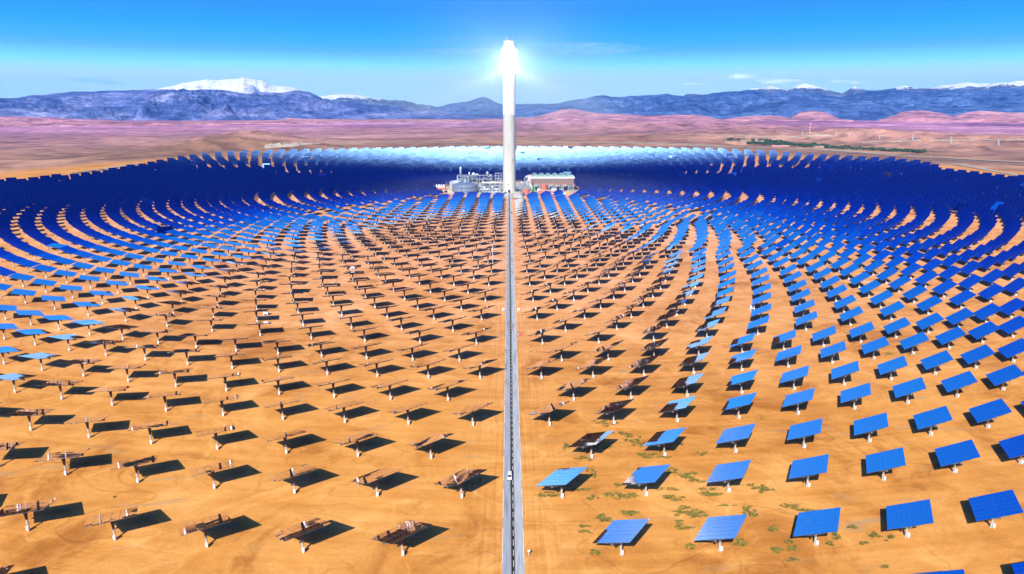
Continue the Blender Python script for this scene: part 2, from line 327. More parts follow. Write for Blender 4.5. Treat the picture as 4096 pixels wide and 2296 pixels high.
def terrain(x, y):
    x = np.asarray(x, float); y = np.asarray(y, float); r = np.hypot(x, y)
    bowl = np.minimum(3.6 * (x / 540) ** 2, 9) * (1 - sm(1150, 1500, r))
    far = sm(1260, 2600, r)
    z = bowl + far * (fbm(x / 700, y / 500, 3, 6) - .45) * (12 + 14 * sm(2500, 7000, r)) + sm(1260, 1700, r) * (fbm(x / 160, y / 160, 5, 4) - .5) * 7
    rg = (.72 + .56 * fbm(x / 60, y / 60, 9, 4, ridged=True)) * sm(1180, 1290, r)
    for X, Y, h, rx, ry in HILLS:
        q = np.exp(-((x - X) / rx) ** 2 - ((y - Y) / ry) ** 2)
        z = z + h * (.5 if 1150 < math.hypot(X, Y) < 1700 and X < 0 else 1) * q * rg
    return z
def tz(x, y): return float(terrain(np.array([x]), np.array([y]))[0])
az = np.concatenate([np.linspace(-180, -46, 68)[:-1], np.linspace(-46, 46, 700), np.linspace(46, 180, 68)[1:]]) * math.pi / 180
rad = np.concatenate([[0.], np.linspace(30, 3400, 330), np.geomspace(3420, 17000, 150)])
A, D = np.meshgrid(az, rad, indexing='ij'); gx = CX + D * np.sin(A); gy = CY + D * np.cos(A); gz = terrain(gx, gy)
na, nr = A.shape
idx = np.arange(na * nr).reshape(na, nr)
Q = np.stack([idx[:-1, :-1], idx[:-1, 1:], idx[1:, 1:], idx[1:, :-1]], -1).reshape(-1, 4)
g = link('ground', npmesh('ground', np.stack([gx, gy, gz], -1).reshape(-1, 3), Q[:, ::-1], M['sand'], smooth=True)); g['kind'] = 'structure'

# ------------------------------------------------------------------ mountains
def mountains(name, pts, dist, front, back, mat, seed, foot=0, rough=1.0, label=None):
    pts = sorted(pts); a = np.array([ray(px * 1.5901, py * 1.5901) for px, py in pts])
    az_ = np.arange(a[0, 0], a[-1, 0], R(.05)); slope = np.interp(az_, a[:, 0], a[:, 1])
    k = len(az_); s_ = (az_ - az_[0]) * dist
    jag = (fbm(s_ / 260, s_ * 0, seed, 5) - .5) * 52 * rough
    crest = CZ + dist * slope + jag * (dist / 9500)
    T = np.concatenate([np.linspace(0, 1, 80), np.linspace(1.08, 1.9, 8)])
    T_, AZ = np.meshgrid(T, az_); CR = np.repeat(crest[:, None], len(T), 1); SS = np.repeat(s_[:, None], len(T), 1)
    dd = np.where(T_ <= 1, dist - front * (1 - T_), dist + back * (T_ - 1) / .9)
    shape = np.where(T_ <= 1, T_ ** 1.15, np.maximum(1 - (T_ - 1) / .9, 0) ** 1.2)
    x = CX + dd * np.sin(AZ); y = CY + dd * np.cos(AZ)
    wx = (fbm(x / 1300, y / 1300, seed + 4, 3) - .5) * 900; wy = (fbm(x / 1300, y / 1300, seed + 5, 3) - .5) * 900
    rid = fbm((x + wx) / 1150, (y + wy) / 1500, seed + 2, 3, ridged=True) - .55
    rid2 = fbm((x + wy) / 330, (y + wx) / 420, seed + 3, 5, ridged=True) - .55
    fade = np.sin(np.clip(T_, 0, 1) ** .8 * math.pi) ** .6 * (1 - np.clip(T_, 0, 1) ** 2.2)
    H = foot + (CR - foot) * shape + fade * (rid * 1.05 + rid2 * .75) * np.maximum(CR - foot, 60) * rough
    H = np.where(T_ <= 0, foot - 25, H); H = np.maximum(H, foot - 25)
    n = len(T)
    I = np.arange(k * n).reshape(k, n); Q = np.stack([I[:-1, :-1], I[:-1, 1:], I[1:, 1:], I[1:, :-1]], -1).reshape(-1, 4)
    o = link(name, npmesh(name, np.stack([x, y, H], -1).reshape(-1, 3), Q[:, ::-1], mat, smooth=True)); o['kind'] = 'structure'; return o
rk_blue = rock_material('haze_blue_rock', [(.045, .08, .22), (.08, .14, .33), (.15, .24, .46)])  # the blue of distant haze is put into the mountain rock colours
rk_left = rock_material('haze_violet_rock', [(.05, .07, .23), (.12, .165, .38), (.33, .35, .58)])
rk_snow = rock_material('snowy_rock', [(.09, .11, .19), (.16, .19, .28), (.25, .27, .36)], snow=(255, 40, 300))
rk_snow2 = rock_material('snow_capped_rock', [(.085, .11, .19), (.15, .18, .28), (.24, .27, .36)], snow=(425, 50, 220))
rk_pink = rock_material('pink_clay_hills', [(.50, .20, .22), (.66, .29, .30), (.80, .40, .38)], bands=.3)
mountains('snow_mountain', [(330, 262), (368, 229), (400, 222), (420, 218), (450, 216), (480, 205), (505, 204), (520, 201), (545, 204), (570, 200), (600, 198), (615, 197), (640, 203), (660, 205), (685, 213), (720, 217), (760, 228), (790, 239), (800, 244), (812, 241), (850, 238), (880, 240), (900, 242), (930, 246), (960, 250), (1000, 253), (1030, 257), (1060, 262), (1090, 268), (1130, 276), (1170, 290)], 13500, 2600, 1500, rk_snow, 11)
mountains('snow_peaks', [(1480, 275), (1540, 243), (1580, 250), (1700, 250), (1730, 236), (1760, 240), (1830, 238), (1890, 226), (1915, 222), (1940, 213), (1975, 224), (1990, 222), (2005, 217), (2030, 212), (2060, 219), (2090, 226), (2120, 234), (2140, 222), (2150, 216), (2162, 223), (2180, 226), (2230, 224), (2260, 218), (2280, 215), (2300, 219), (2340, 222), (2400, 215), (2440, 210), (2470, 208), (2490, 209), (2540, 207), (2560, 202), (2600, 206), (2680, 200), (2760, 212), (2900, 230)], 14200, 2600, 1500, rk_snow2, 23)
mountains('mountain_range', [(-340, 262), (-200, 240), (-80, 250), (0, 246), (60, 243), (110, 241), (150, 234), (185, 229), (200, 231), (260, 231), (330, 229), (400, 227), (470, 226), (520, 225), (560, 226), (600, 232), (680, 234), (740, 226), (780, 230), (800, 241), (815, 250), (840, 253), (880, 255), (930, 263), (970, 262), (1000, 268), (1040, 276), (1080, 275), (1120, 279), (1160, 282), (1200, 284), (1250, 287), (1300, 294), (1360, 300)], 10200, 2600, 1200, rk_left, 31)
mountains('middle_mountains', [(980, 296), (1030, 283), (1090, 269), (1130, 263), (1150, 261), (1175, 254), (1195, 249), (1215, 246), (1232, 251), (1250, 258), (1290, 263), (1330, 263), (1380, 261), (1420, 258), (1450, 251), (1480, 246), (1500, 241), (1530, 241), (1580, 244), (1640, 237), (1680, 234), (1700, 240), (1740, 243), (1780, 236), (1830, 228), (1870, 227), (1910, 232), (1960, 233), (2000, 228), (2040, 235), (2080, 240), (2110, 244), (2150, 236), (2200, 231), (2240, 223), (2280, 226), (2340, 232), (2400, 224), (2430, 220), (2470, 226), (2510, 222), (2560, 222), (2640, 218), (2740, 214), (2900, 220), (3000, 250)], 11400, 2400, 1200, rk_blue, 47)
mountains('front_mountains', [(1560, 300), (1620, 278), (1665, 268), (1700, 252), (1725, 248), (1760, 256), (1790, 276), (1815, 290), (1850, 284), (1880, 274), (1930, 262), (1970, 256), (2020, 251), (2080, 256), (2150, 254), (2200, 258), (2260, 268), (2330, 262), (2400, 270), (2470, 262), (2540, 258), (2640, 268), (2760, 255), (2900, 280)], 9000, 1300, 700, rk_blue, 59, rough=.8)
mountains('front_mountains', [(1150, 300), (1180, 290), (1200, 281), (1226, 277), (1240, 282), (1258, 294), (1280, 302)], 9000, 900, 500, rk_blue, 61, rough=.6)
mountains('pink_hills', [(1180, 304), (1270, 300), (1300, 297), (1345, 294), (1380, 284), (1400, 279), (1418, 275), (1440, 274), (1470, 279), (1500, 284), (1560, 286), (1620, 290), (1680, 291), (1720, 288), (1760, 289), (1800, 297), (1840, 302), (1900, 308)], 7400, 900, 500, rk_pink, 71, foot=4, rough=.35)
mountains('pink_hills', [(1820, 303), (1850, 296), (1890, 292), (1940, 290), (1975, 292), (1990, 297), (1995, 290), (2010, 283), (2035, 278), (2070, 281), (2095, 286), (2110, 297), (2150, 304)], 7900, 700, 400, rk_pink, 73, foot=10, rough=.35)
mountains('pink_hills', [(2210, 300), (2250, 291), (2265, 283), (2300, 279), (2330, 279), (2360, 283), (2400, 292), (2430, 284), (2470, 279), (2510, 281), (2560, 284), (2640, 280), (2700, 300)], 8200, 700, 400, rk_pink, 75, foot=10, rough=.35)
mountains('pink_hills', [(-300, 296), (-150, 290), (0, 292), (60, 293), (130, 295), (200, 301), (260, 300), (340, 306), (420, 305), (480, 303), (560, 308), (640, 304), (700, 303), (730, 297), (770, 300), (850, 299), (930, 302), (1050, 299), (1150, 301), (1250, 303), (1330, 310)], 7000, 900, 500, rk_pink, 77, foot=4, rough=.3)

# ------------------------------------------------------------------ road
rx = lambda y: CX + .98 - 1.58 * ((y - CY) - 183) / 895
ya, yb = -1250.0, -36.0
xa, xb = rx(ya), rx(yb); ROT = math.atan2(-(xb - xa), yb - ya); L = math.hypot(xb - xa, yb - ya)
HW = 3.6
MB().box((-HW, 0, 0), (HW, L, .12)).build('road', M['asphalt'], loc=(xa, ya, -.04), rz=ROT)['kind'] = 'structure'
mk = MB()
y = 0.
while y < L - 6:
    mk.box((-.01, y, .084), (.15, min(y + 3.2, L), .088)); y += 5.4
y = 2.
while y < L - 26:
    for s_ in (-1, 1): mk.box((s_ * 3.45 - .09, y, .084), (s_ * 3.45 + .09, y + 19, .088))
    y += 25
mk.build('road_markings', M['line'], loc=(xa, ya, 0), rz=ROT)['kind'] = 'structure'

# ------------------------------------------------------------------ heliostats
PH, PW, PL = 8.3, 15.3, 13.9
AIM = np.array([0, 0, 215.])
Sn = np.array(S)
def facets(nx, ny, gx_, gy_, tilt, rs):
    V = []; Qf = []
    for i in range(nx):
        for j in range(ny):
            x0 = -PW / 2 + i * PW / nx + gx_ / 2; x1 = x0 + PW / nx - gx_; y0 = -PL / 2 + j * PL / ny + gy_ / 2; y1 = y0 + PL / ny - gy_
            cx_, cy_ = (x0 + x1) / 2, (y0 + y1) / 2
            tx = -cx_ / 1400 + rs.randn() * tilt; ty = -cy_ / 1400 + rs.randn() * tilt     # canted towards the receiver, with small errors
            k = len(V)
            for x, y in ((x0, y0), (x1, y0), (x1, y1), (x0, y1)): V.append((x, y, .35 - (tx * (x - cx_) + ty * (y - cy_))))
            Qf.append((k, k + 1, k + 2, k + 3))
    return V, Qf
rs = np.random.RandomState(3); mirror_meshes = []
for _ in range(5):
    V_, Q_ = facets(6, 9, .10, .035, .0009, rs); b = MB().add(V_, Q_, 0)
    b.box((-PW / 2 + .06, -PL / 2 + .06, .22), (PW / 2 - .06, PL / 2 - .06, .27), 1)
    mirror_meshes.append(b.mesh('mirror_panel', [M['mirror'], M['back']]))
fr = MB(); fr.tube((-7, 0, -.35), (7, 0, -.35), .34, 10)
for x in (-6.6, -4, -1.4, 1.4, 4, 6.6):
    fr.box((x - .07, -6.6, .0), (x + .07, 6.6, .2)); fr.tube((x, -.3, -.65), (x, -6.3, .0), .07, 5); fr.tube((x, .3, -.65), (x, 6.3, .0), .07, 5)
    for yy in (-4.4, -2.3, 2.3, 4.4): fr.tube((x, yy, .05), (x, yy * .75, -.32), .05, 4)
for yy in (-5.4, -2.7, 2.7, 5.4): fr.box((-7.2, yy - .06, .02), (7.2, yy + .06, .16))
fr.box((-7.1, -.45, -.95), (-6.5, .1, -.3)); fr.box((6.5, -.45, -.95), (7.1, .1, -.3))
frame_me = fr.mesh('support_frame', M['back'])
pd = MB(); pd.lathe([(.52, 0), (.52, .25), (.36, .3), (.38, 4.2)], 16); pd.lathe([(.38, 4.2), (.42, 4.9), (.7, 7.1), (.74, 7.5)], 16, mi=1)  # upper section coloured dark for the shade under the panel
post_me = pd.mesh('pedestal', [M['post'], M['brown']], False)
hd = MB(); hd.box((-.75, -.6, 7.5), (.75, .6, 8.0)); hd.tube((-1.0, 0, 7.85), (1.0, 0, 7.85), .42, 12); head_me = hd.mesh('drive_head', M['back'])
cb = MB(); cb.box((-.05, -1.05, .55), (.7, -.48, 1.85)); cb.box((-.1, -1.1, 1.85), (.75, -.46, 1.91)); cb.tube((.5, -.85, .5), (.35, -1.1, 0), .06, 5); box_me = cb.mesh('control_box', M['white'])

rings = []     # radius, spacing in degrees, phase left, phase right
for i, r_ in enumerate([414, 430.5, 444.5, 461, 475.5, 493.5, 510.5, 528.5, 545.5]): rings.append((r_, 3.4615, *((1.94, 2.05) if i % 2 == 0 else (3.67, 3.78))))
for i, r_ in enumerate([565.5, 584, 606, 627, 651, 672.5, 695.5, 718, 742.5, 766.3]): rings.append((r_, 2.5899, *((2.71, 2.85) if i % 2 == 0 else (1.41, 1.56))))
for r_, o_ in [(795.2, 1), (820.4, 0), (848.8, 1), (875.5, 0), (906, 1), (935, 0), (969, 1), (1003, 0), (1038, 1), (1073, 0), (1109, 1), (1146, 0), (1184, 1)]: rings.append((r_, 1.9355, *((1.96, 2.20) if o_ else (1.0, 1.25))))
outline = [(-400, 760), (-200, 740), (0, 722), (200, 703), (300, 697), (420, 684), (520, 668), (600, 652), (700, 634), (800, 618), (900, 608), (1100, 602), (1300, 598), (1700, 590), (2040, 588), (2400, 588), (2800, 595), (3000, 601), (3300, 622), (3560, 633), (3690, 646), (3760, 678), (3900, 690), (4096, 707), (4300, 722), (4500, 745)]
ob = []
for px, py in outline:
    z = 12.
    for _ in range(6): X, Y = gp(px, py, z); z = 12 + float(min(3.6 * (X / 540) ** 2, 9))
    ob.append((math.atan2(X, Y), math.hypot(X, Y)))
ob = sorted(ob); oa = np.array([q[0] for q in ob]); orr = np.array([q[1] for q in ob]) + 12
spots = []
def put(x, y, ring): spots.append((x, y, ring))
for ri, (r_, sp, pl, pr) in enumerate(rings):
    for sgn, ph in ((-1, pl), (1, pr)):
        a = ph
        while a < 180:
            th = R(180) - R(a); x = sgn * r_ * math.sin(th) + (-.6 if sgn < 0 else 0); y = r_ * math.cos(th); a += sp
            ang = math.atan2(x, y)
            if y > -250 or abs(ang) < oa[-1]:
                if r_ > np.interp(ang, oa, orr, left=1040, right=1040): continue
            if y < 0 and r_ > 1045: continue
            if a - sp > 174.5 and r_ > 700 and abs(x) < 14: continue
            put(x, y, ri + 14)
# inner block: straight columns south of the plant, arcs to the sides and north
for k, r_ in enumerate([392, 367, 342.5, 320, 298, 277, 257, 237, 218, 199.5, 181.5, 164, 147, 131, 116, 102]):
    for j in range(12):
        for sgn in (-1, 1):
            x = sgn * (15.3 + 20.6 * j) - (.8 if sgn < 0 else 0)
            if abs(x) > .62 * r_ + 14: continue
            y = -math.sqrt(max(r_ ** 2 - (x * .93) ** 2, 1))
            put(x, y, 14 - 1 - k)
    if r_ > 125:
        sp = math.degrees(21.0 / (r_ * 1.0)) if k < 8 else math.degrees(22.5 / r_)
        a = math.degrees(math.asin(min((.62 * r_ + 14 + 12) / r_, 1))) + (k % 2) * sp / 2
        while a < 178:
            for sgn in (-1, 1):
                th = R(180 - a); put(sgn * r_ * math.sin(th), r_ * math.cos(th), 13 - k)
            a += sp
spots = [s_ for s_ in spots if not (math.hypot(s_[0] / 122, (s_[1] - 38) / 114) < 1)]
P = np.array([(x, y) for x, y, _ in spots]); RG = np.array([q[2] for q in spots]); N = len(P)
PZ = terrain(P[:, 0], P[:, 1])
base = np.column_stack([P, PZ]); piv = base + [0, 0, PH]
T_ = AIM - piv; T_ /= np.linalg.norm(T_, axis=1, keepdims=True)
Nn = Sn + T_; Nn /= np.linalg.norm(Nn, axis=1, keepdims=True); 
rs = np.random.RandomState(12)
dist_cam = np.linalg.norm(piv - [CX, CY, CZ], axis=1)
Nn[:, 1] -= np.where(P[:, 0] > 0, np.clip((np.hypot(P[:, 0], P[:, 1]) - 880) / 50, 0, 1) * .028, 0)
jit = rs.randn(N, 3) * np.where(dist_cam > 650, .010, .0025)[:, None]
out = rs.rand(N) < .014; out &= dist_cam > 420
jit[out] += rs.randn(out.sum(), 3) * .16
Nn += jit; Nn /= np.linalg.norm(Nn, axis=1, keepdims=True)
U = np.cross([0, 0, 1.], Nn); U /= np.linalg.norm(U, axis=1, keepdims=True); Vv = np.cross(Nn, U)
# project to the picture to know which show largest
c_, s_p = math.cos(PITCH), math.sin(PITCH); rel = piv - [CX, CY, CZ]
dep = rel[:, 1] * c_ - rel[:, 2] * s_p; pxx = 2040 + F * rel[:, 0] / dep; pyy = 1148 + F * (-rel[:, 2] * c_ - rel[:, 1] * s_p) / dep
vis = (dep > 20) & (pxx > -90) & (pxx < 4186) & (pyy < 2360)
order = [i for i in np.argsort(dep) if vis[i]][:300]
near = set(order)
Vc = np.array([CX, CY, CZ]) - piv; Vc /= np.linalg.norm(Vc, axis=1, keepdims=True)
nv = (Nn * Vc).sum(1); Rf = 2 * nv[:, None] * Nn - Vc; rel_el = np.degrees(np.arcsin(np.clip(Rf[:, 2], -1, 1)))
ORD = ['first', 'second', 'third', 'fourth', 'fifth', 'sixth', 'seventh', 'eighth', 'ninth', 'tenth', 'eleventh', 'twelfth', 'thirteenth', 'fourteenth', 'fifteenth', 'sixteenth', 'seventeenth', 'eighteenth', 'nineteenth', 'twentieth', 'twenty-first', 'twenty-second', 'twenty-third', 'twenty-fourth', 'twenty-fifth', 'twenty-sixth', 'twenty-seventh', 'twenty-eighth', 'twenty-ninth', 'thirtieth']
front_ring = max(RG[i] for i in near)
def place_h(root, i, mi_):
    root.location = base[i]
    Mx = Matrix((U[i], Vv[i], Nn[i])).transposed().to_4x4(); Mx.translation = Vector((0, 0, PH))
    az_ = math.atan2(Nn[i][0], Nn[i][1])
    for ch in root.children:
        k = ch.name.split('.')[0]
        if k in ('mirror_panel', 'support_frame'): ch.matrix_local = Mx
        if k == 'mirror_panel': ch.data = mirror_meshes[mi_]
        if k == 'drive_head': ch.rotation_euler = (0, 0, -az_)
proto = thing('heliostat', '', 'heliostat', group='heliostats around the solar tower')
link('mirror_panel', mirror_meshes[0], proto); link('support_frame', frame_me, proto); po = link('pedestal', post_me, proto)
link('drive_head', head_me, proto); link('control_box', box_me, po)
first = True
for ri in sorted(set(RG[i] for i in near), reverse=True):
    for sgn in (-1, 1):
        row = sorted([i for i in near if RG[i] == ri and (P[i, 0] > 0) == (sgn > 0)], key=lambda i: abs(P[i, 0]))
        allrow = sorted([i for i in range(N) if RG[i] == ri and (P[i, 0] > 0) == (sgn > 0) and P[i, 1] < 0], key=lambda i: abs(P[i, 0]))
        for i in row:
            if first: root = proto; first = False
            else:
                root = proto.copy(); C.objects.link(root)
                for ch in list(proto.children):
                    c2 = ch.copy(); C.objects.link(c2); c2.parent = root
                    for g2 in ch.children: d2 = g2.copy(); C.objects.link(d2); d2.parent = c2
            place_h(root, i, rs.randint(5))
            e = rel_el[i]; look = 'sand-reflecting' if e < 1 else 'pale blue' if e < 13 else 'bright blue' if e < 26 else 'deep blue'
            k = allrow.index(i)
            side = 'left' if sgn < 0 else 'right'; rowi = int(front_ring - ri)
            root['label'] = '%s heliostat, %s %s of the road in the %s arc from the front' % (look, ORD[k], side, ORD[rowi])
# all the others, small and packed, in one mesh
rest = [i for i in range(N) if i not in near]
def merged(ids, nx, ny, seedv):
    rs2 = np.random.RandomState(seedv); ids = np.array(ids); n = len(ids)
    V_, Q_ = facets(nx, ny, .06, .03, .0012, rs2); pv = np.array(V_); k0 = len(pv)
    sl_ = MB(); sl_.box((-PW / 2 + .06, -PL / 2 + .06, .2), (PW / 2 - .06, PL / 2 - .06, .26)); sl_.tube((-6.8, 0, -.25), (6.8, 0, -.25), .35, 5)
    b_v = np.array(sl_.v); b_f = sl_.f
    allp = np.vstack([pv, b_v])
    W = piv[ids][:, None, :] + allp[None, :, 0:1] * U[ids][:, None, :] + allp[None, :, 1:2] * Vv[ids][:, None, :] + allp[None, :, 2:3] * Nn[ids][:, None, :]
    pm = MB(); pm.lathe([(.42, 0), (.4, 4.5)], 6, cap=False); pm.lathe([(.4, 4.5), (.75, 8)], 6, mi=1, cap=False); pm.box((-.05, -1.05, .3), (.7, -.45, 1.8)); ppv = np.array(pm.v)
    W2 = base[ids][:, None, :] + ppv[None]
    tri = []
    q4 = [tuple(f) for f in Q_] + [tuple(i + k0 for i in f) for f in b_f if len(f) == 4]; m4 = [0] * len(Q_) + [1] * (len(q4) - len(Q_))
    p4 = [tuple(f) for f in pm.f]; nv1, nv2 = len(allp), len(ppv)
    Qa = (np.array(q4)[None] + (np.arange(n) * nv1)[:, None, None]).reshape(-1, 4)
    Qb = (np.array(p4)[None] + (np.arange(n) * nv2)[:, None, None] + n * nv1).reshape(-1, 4)
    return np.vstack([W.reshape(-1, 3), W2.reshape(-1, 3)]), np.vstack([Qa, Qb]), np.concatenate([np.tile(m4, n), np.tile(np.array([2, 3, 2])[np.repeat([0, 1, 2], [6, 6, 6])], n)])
Vs, Qs, Ms = [], [], []; off = 0
close = [i for i in rest if dist_cam[i] < 900]; farr = [i for i in rest if dist_cam[i] >= 900]
for ids, nx, ny, sd in ((close[0::2], 6, 4, 1), (close[1::2], 6, 4, 2), (farr[0::2], 3, 2, 3), (farr[1::2], 3, 2, 4)):
    a, b_, c2 = merged(ids, nx, ny, sd); Vs.append(a); Qs.append(b_ + off); Ms.append(c2); off += len(a)
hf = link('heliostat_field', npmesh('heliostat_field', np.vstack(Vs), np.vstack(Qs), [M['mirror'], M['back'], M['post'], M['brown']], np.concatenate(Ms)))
tag(hf, 'thousands of small blue heliostats in rings around the tower', 'heliostat field', kind='stuff')
print('HELIOSTATS', N, len(rest))
#PART2
# ------------------------------------------------------------------ solar tower
TW = thing('solar_tower', 'tall pale concrete tower with a glowing white top in the field centre', 'tower')
sh = MB(); sh.lathe([(11.0, 0), (10.7, 30), (10.35, 80), (10.1, 127)], 64, cap=False); sh.build('concrete_shaft', M['concrete'], TW, True)
cl = MB(); cl.lathe([(10.25, 127), (10.3, 150), (10.6, 180), (10.9, 193), (11.5, 194)], 64); cl.build('white_upper_shaft', M['cladding'], TW, False)
rc = MB(); rc.lathe([(11.6, 194), (11.9, 196), (11.9, 226), (11.5, 228)], 48); rc.build('receiver', M['glow'], TW)
hp = MB(); hp.lathe([(11.0, 228), (10.6, 234), (9.3, 234.3), (8.9, 235)], 40); hp.lathe([(8.8, 235), (8.6, 240.6), (8.9, 241), (8.9, 241.6)], 40); hp.build('top_housing', M['cladding'], TW)
for x, y in ((-5.5, -3), (-4.2, -3), (6.2, -2)): MB().tube((x, y, 241.6), (x, y, 248.5), .14, 6).build('lightning_rod', M['white'], TW)
cr = MB(); cr.box((-1.6, -3.5, 241.6), (1.6, -.5, 242.6)); cr.tube((-1.4, -2, 242.4), (1.2, -2, 244.3), .9, 12); cr.build('roof_crane', M['orange'], TW)
def on_shaft(px, py, d=.25):
    a, sl_ = ray(px, py); best_ = None
    z = CZ + sl_ * 1150; rr_ = 10.2 + (.7 if z < 60 else 0); x = math.tan(a) * 1150 + CX; x = max(-rr_ * .97, min(rr_ * .97, x)); yy = -math.sqrt(rr_ * rr_ - x * x)
    return x, yy, z
for px, py in ((2025, 323), (2057, 323), (2025, 368), (2058, 368), (2044, 410), (2059, 412), (2045, 454.6), (2056, 611), (2050, 640), (2034, 738)):
    x, yy, z = on_shaft(px, py); a = math.atan2(x, -yy)
    b = MB().box((-.55, -.35, -.7), (.55, .3, .7)); b.build('vent_window', M['dark'], TW, loc=(x, yy, z), rz=a)
for z in (127.0, 60.0, 92.0, 30.0): MB().lathe([(10.9 - z * .006, z - .35), (11.0 - z * .006, z), (10.9 - z * .006, z + .35)], 48, cap=False).build('walkway_ring', M['concrete'], TW)
dr = MB(); dr.box((-2.3, -11.6, 0), (2.1, -10.2, 5.6)); dr.build('entrance_frame', M['steel'], TW)
MB().box((-1.7, -11.75, .02), (1.5, -11.55, 4.9)).build('door', M['dark'], TW)

# ------------------------------------------------------------------ plant yard
yd = MB(); n = 72; v = [(0, 30, .06)]
for k in range(n):
    a = 2 * math.pi * k / n; r_ = 1 + .03 * math.sin(5 * a); x = 118 * math.sin(a) * r_; y = 38 + 108 * math.cos(a) * r_; v.append((x, y, .06 + tz(x, y)))
yd.add(v, [(0, 1 + (k + 1) % n, 1 + k) for k in range(n)]); yd.build('plant_yard', M['pad'])['kind'] = 'structure'
bm_ = MB()
for k in range(12, 60): 
    a0, a1 = [2 * math.pi * q / n for q in (k, k + 1)]
for sx in (-1, 1):
    pts_ = [(sx * x, y) for x, y in ((84, -26), (100, -6), (111, 20), (114, 50), (104, 84))]
    for (x0, y0), (x1, y1) in zip(pts_[:-1], pts_[1:]):
        d = Vector((x1 - x0, y1 - y0, 0)).normalized(); q = Vector((-d.y, d.x, 0)) * 5
        a, b = Vector((x0, y0, 0)), Vector((x1, y1, 0)); tq = q * .25
        bm_.add([a - q, b - q, b + q, a + q, a - tq + Vector((0, 0, 2.6)), b - tq + Vector((0, 0, 2.6)), b + tq + Vector((0, 0, 2.6)), a + tq + Vector((0, 0, 2.6))], [(0, 3, 2, 1), (4, 5, 6, 7), (0, 1, 5, 4), (1, 2, 6, 5), (2, 3, 7, 6), (3, 0, 4, 7)])
bm_.build('gravel_bank', M['berm'])['kind'] = 'structure'
cross = MB(); cross.box((-70, -6, 0), (70, 1, .1)); cross.build('service_road', M['asphalt'], loc=(0, -44, 0))['kind'] = 'structure'

def W(px, py): x, y = gp(px, py); return x, y
# big salt tank
x, y = -74.5, -6.0
t = thing('storage_tank', 'large round blue-grey salt tank with shallow domed roof left of the tower', 'tank', (x, y, 0))
MB().lathe([(21.8, 0), (21.8, 12.6)], 64, cap=False).build('tank_wall', M['tank'], t, True)
MB().lathe([(22.3, 12.5), (22.3, 12.9), (18, 14.6), (12, 16.3), (6, 17.4), (.01, 17.8)], 64).build('tank_roof', M['tank'], t, True)
b = MB(); b.lathe([(22.35, 12.2), (22.35, 12.55)], 64, cap=False); b.lathe([(22.0, 6), (22.1, 6.2), (22, 6.4)], 64, cap=False)
for k in range(0, 64, 2): a = k * math.pi / 32; b.tube((22.2 * math.cos(a), 22.2 * math.sin(a), 12.8), (22.2 * math.cos(a), 22.2 * math.sin(a), 14), .05, 4)
b.build('rim_railing', M['steel'], t)
MB().box((-4.3, -22.2, 0), (-3.9, -21.7, 12.8)).build('drain_pipe', M['dark'], t)
b = MB().box((-1.5, -1.5, 17.5), (1.5, 1.5, 19)); b.tube((0, 0, 19), (0, 0, 21), .5); b.build('roof_hatch', M['pipe'], t)
# second tank, partly hidden behind the first
t = thing('storage_tank', 'pale round tank mostly hidden behind the big blue-grey tank', 'tank', (-92, 62, 0))
MB().lathe([(15, 0), (15, 11)], 48, cap=False).build('tank_wall', M['pipe'], t, True); MB().lathe([(15.3, 11), (8, 13), (.01, 14)], 48).build('tank_roof', M['pipe'], t, True)

def frame_tower(name, label, cat, loc, nx, ny, nz, dx, dy, dz, seed, vessels=2, pipes=10, group=None):
    t = thing(name, label, cat, loc, group=group); r = random.Random(seed); b = MB(); w_ = .28
    for i in range(nx + 1):
        for j in range(ny + 1): b.cbox((i * dx, j * dy, nz * dz / 2), (w_ * 1.4, w_ * 1.4, nz * dz))
    for k in range(1, nz + 1):
        for i in range(nx + 1): b.cbox((i * dx, ny * dy / 2, k * dz - .2), (w_, ny * dy - w_, w_ * 1.2))
        for j in range(ny + 1): b.cbox((nx * dx / 2, j * dy, k * dz + .12), (nx * dx, w_, w_))
    for k in range(nz):
        for i in range(nx):
            if (i + k) % 2: b.tube((i * dx, 0, k * dz), ((i + 1) * dx, 0, (k + 1) * dz), .1, 4)
    b.build('steel_frame', M['steel'], t)
    f = MB()
    for k in range(1, nz + 1):
        for i in range(nx):
            if r.random() < .75: f.box((i * dx + .2, .2, k * dz + .3), ((i + 1) * dx - .2, ny * dy - .2, k * dz + .42))
    f.build('deck', M['back'], t)
    h = MB()
    for k in range(1, nz + 1):
        for zz in (.9, 1.4): h.box((0, -.05, k * dz + zz), (nx * dx, .02, k * dz + zz + .07))
    h.build('handrail', M['white'], t)
    for q in range(vessels):
        x = r.uniform(.1, .9) * nx * dx; y = r.uniform(.2, .8) * ny * dy; z = r.randrange(nz + 1) * dz + .4; v_ = MB(); rr = r.uniform(.9, 1.7)
        if r.random() < .5: v_.lathe([(rr * .3, 0), (rr, .6), (rr, 4.6), (rr * .3, 5.4)], 16, (x, y, z))
        else:
            L_ = r.uniform(5, 9); x = min(x, nx * dx - L_); v_.tube((x, y, z + rr), (x + L_, y, z + rr), rr, 16); v_.tube((x - .5, y, z + rr), (x, y, z + rr), rr * .5, 16, r2=rr); v_.box((x + 1, y - rr * .7, z - .3), (x + 1.5, y + rr * .7, z + rr))
        v_.build('vessel', M[r.choice(['pipe', 'white', 'silver'])], t, True)
    for q in range(pipes):
        x0, x1 = sorted((r.uniform(0, nx * dx), r.uniform(0, nx * dx))); y = r.uniform(-.6, ny * dy); z0, z1 = r.uniform(.5, nz * dz), r.uniform(.5, nz * dz + 1.5)
        MB().path([(x0, y, z0), (x0, y, z1), (x1, y, z1), (x1, y, r.uniform(.3, z1))], r.uniform(.15, .42), 7).build('pipe_run', M[r.choice(['pipe', 'white', 'steel', 'silver'])], t, True)
    return t
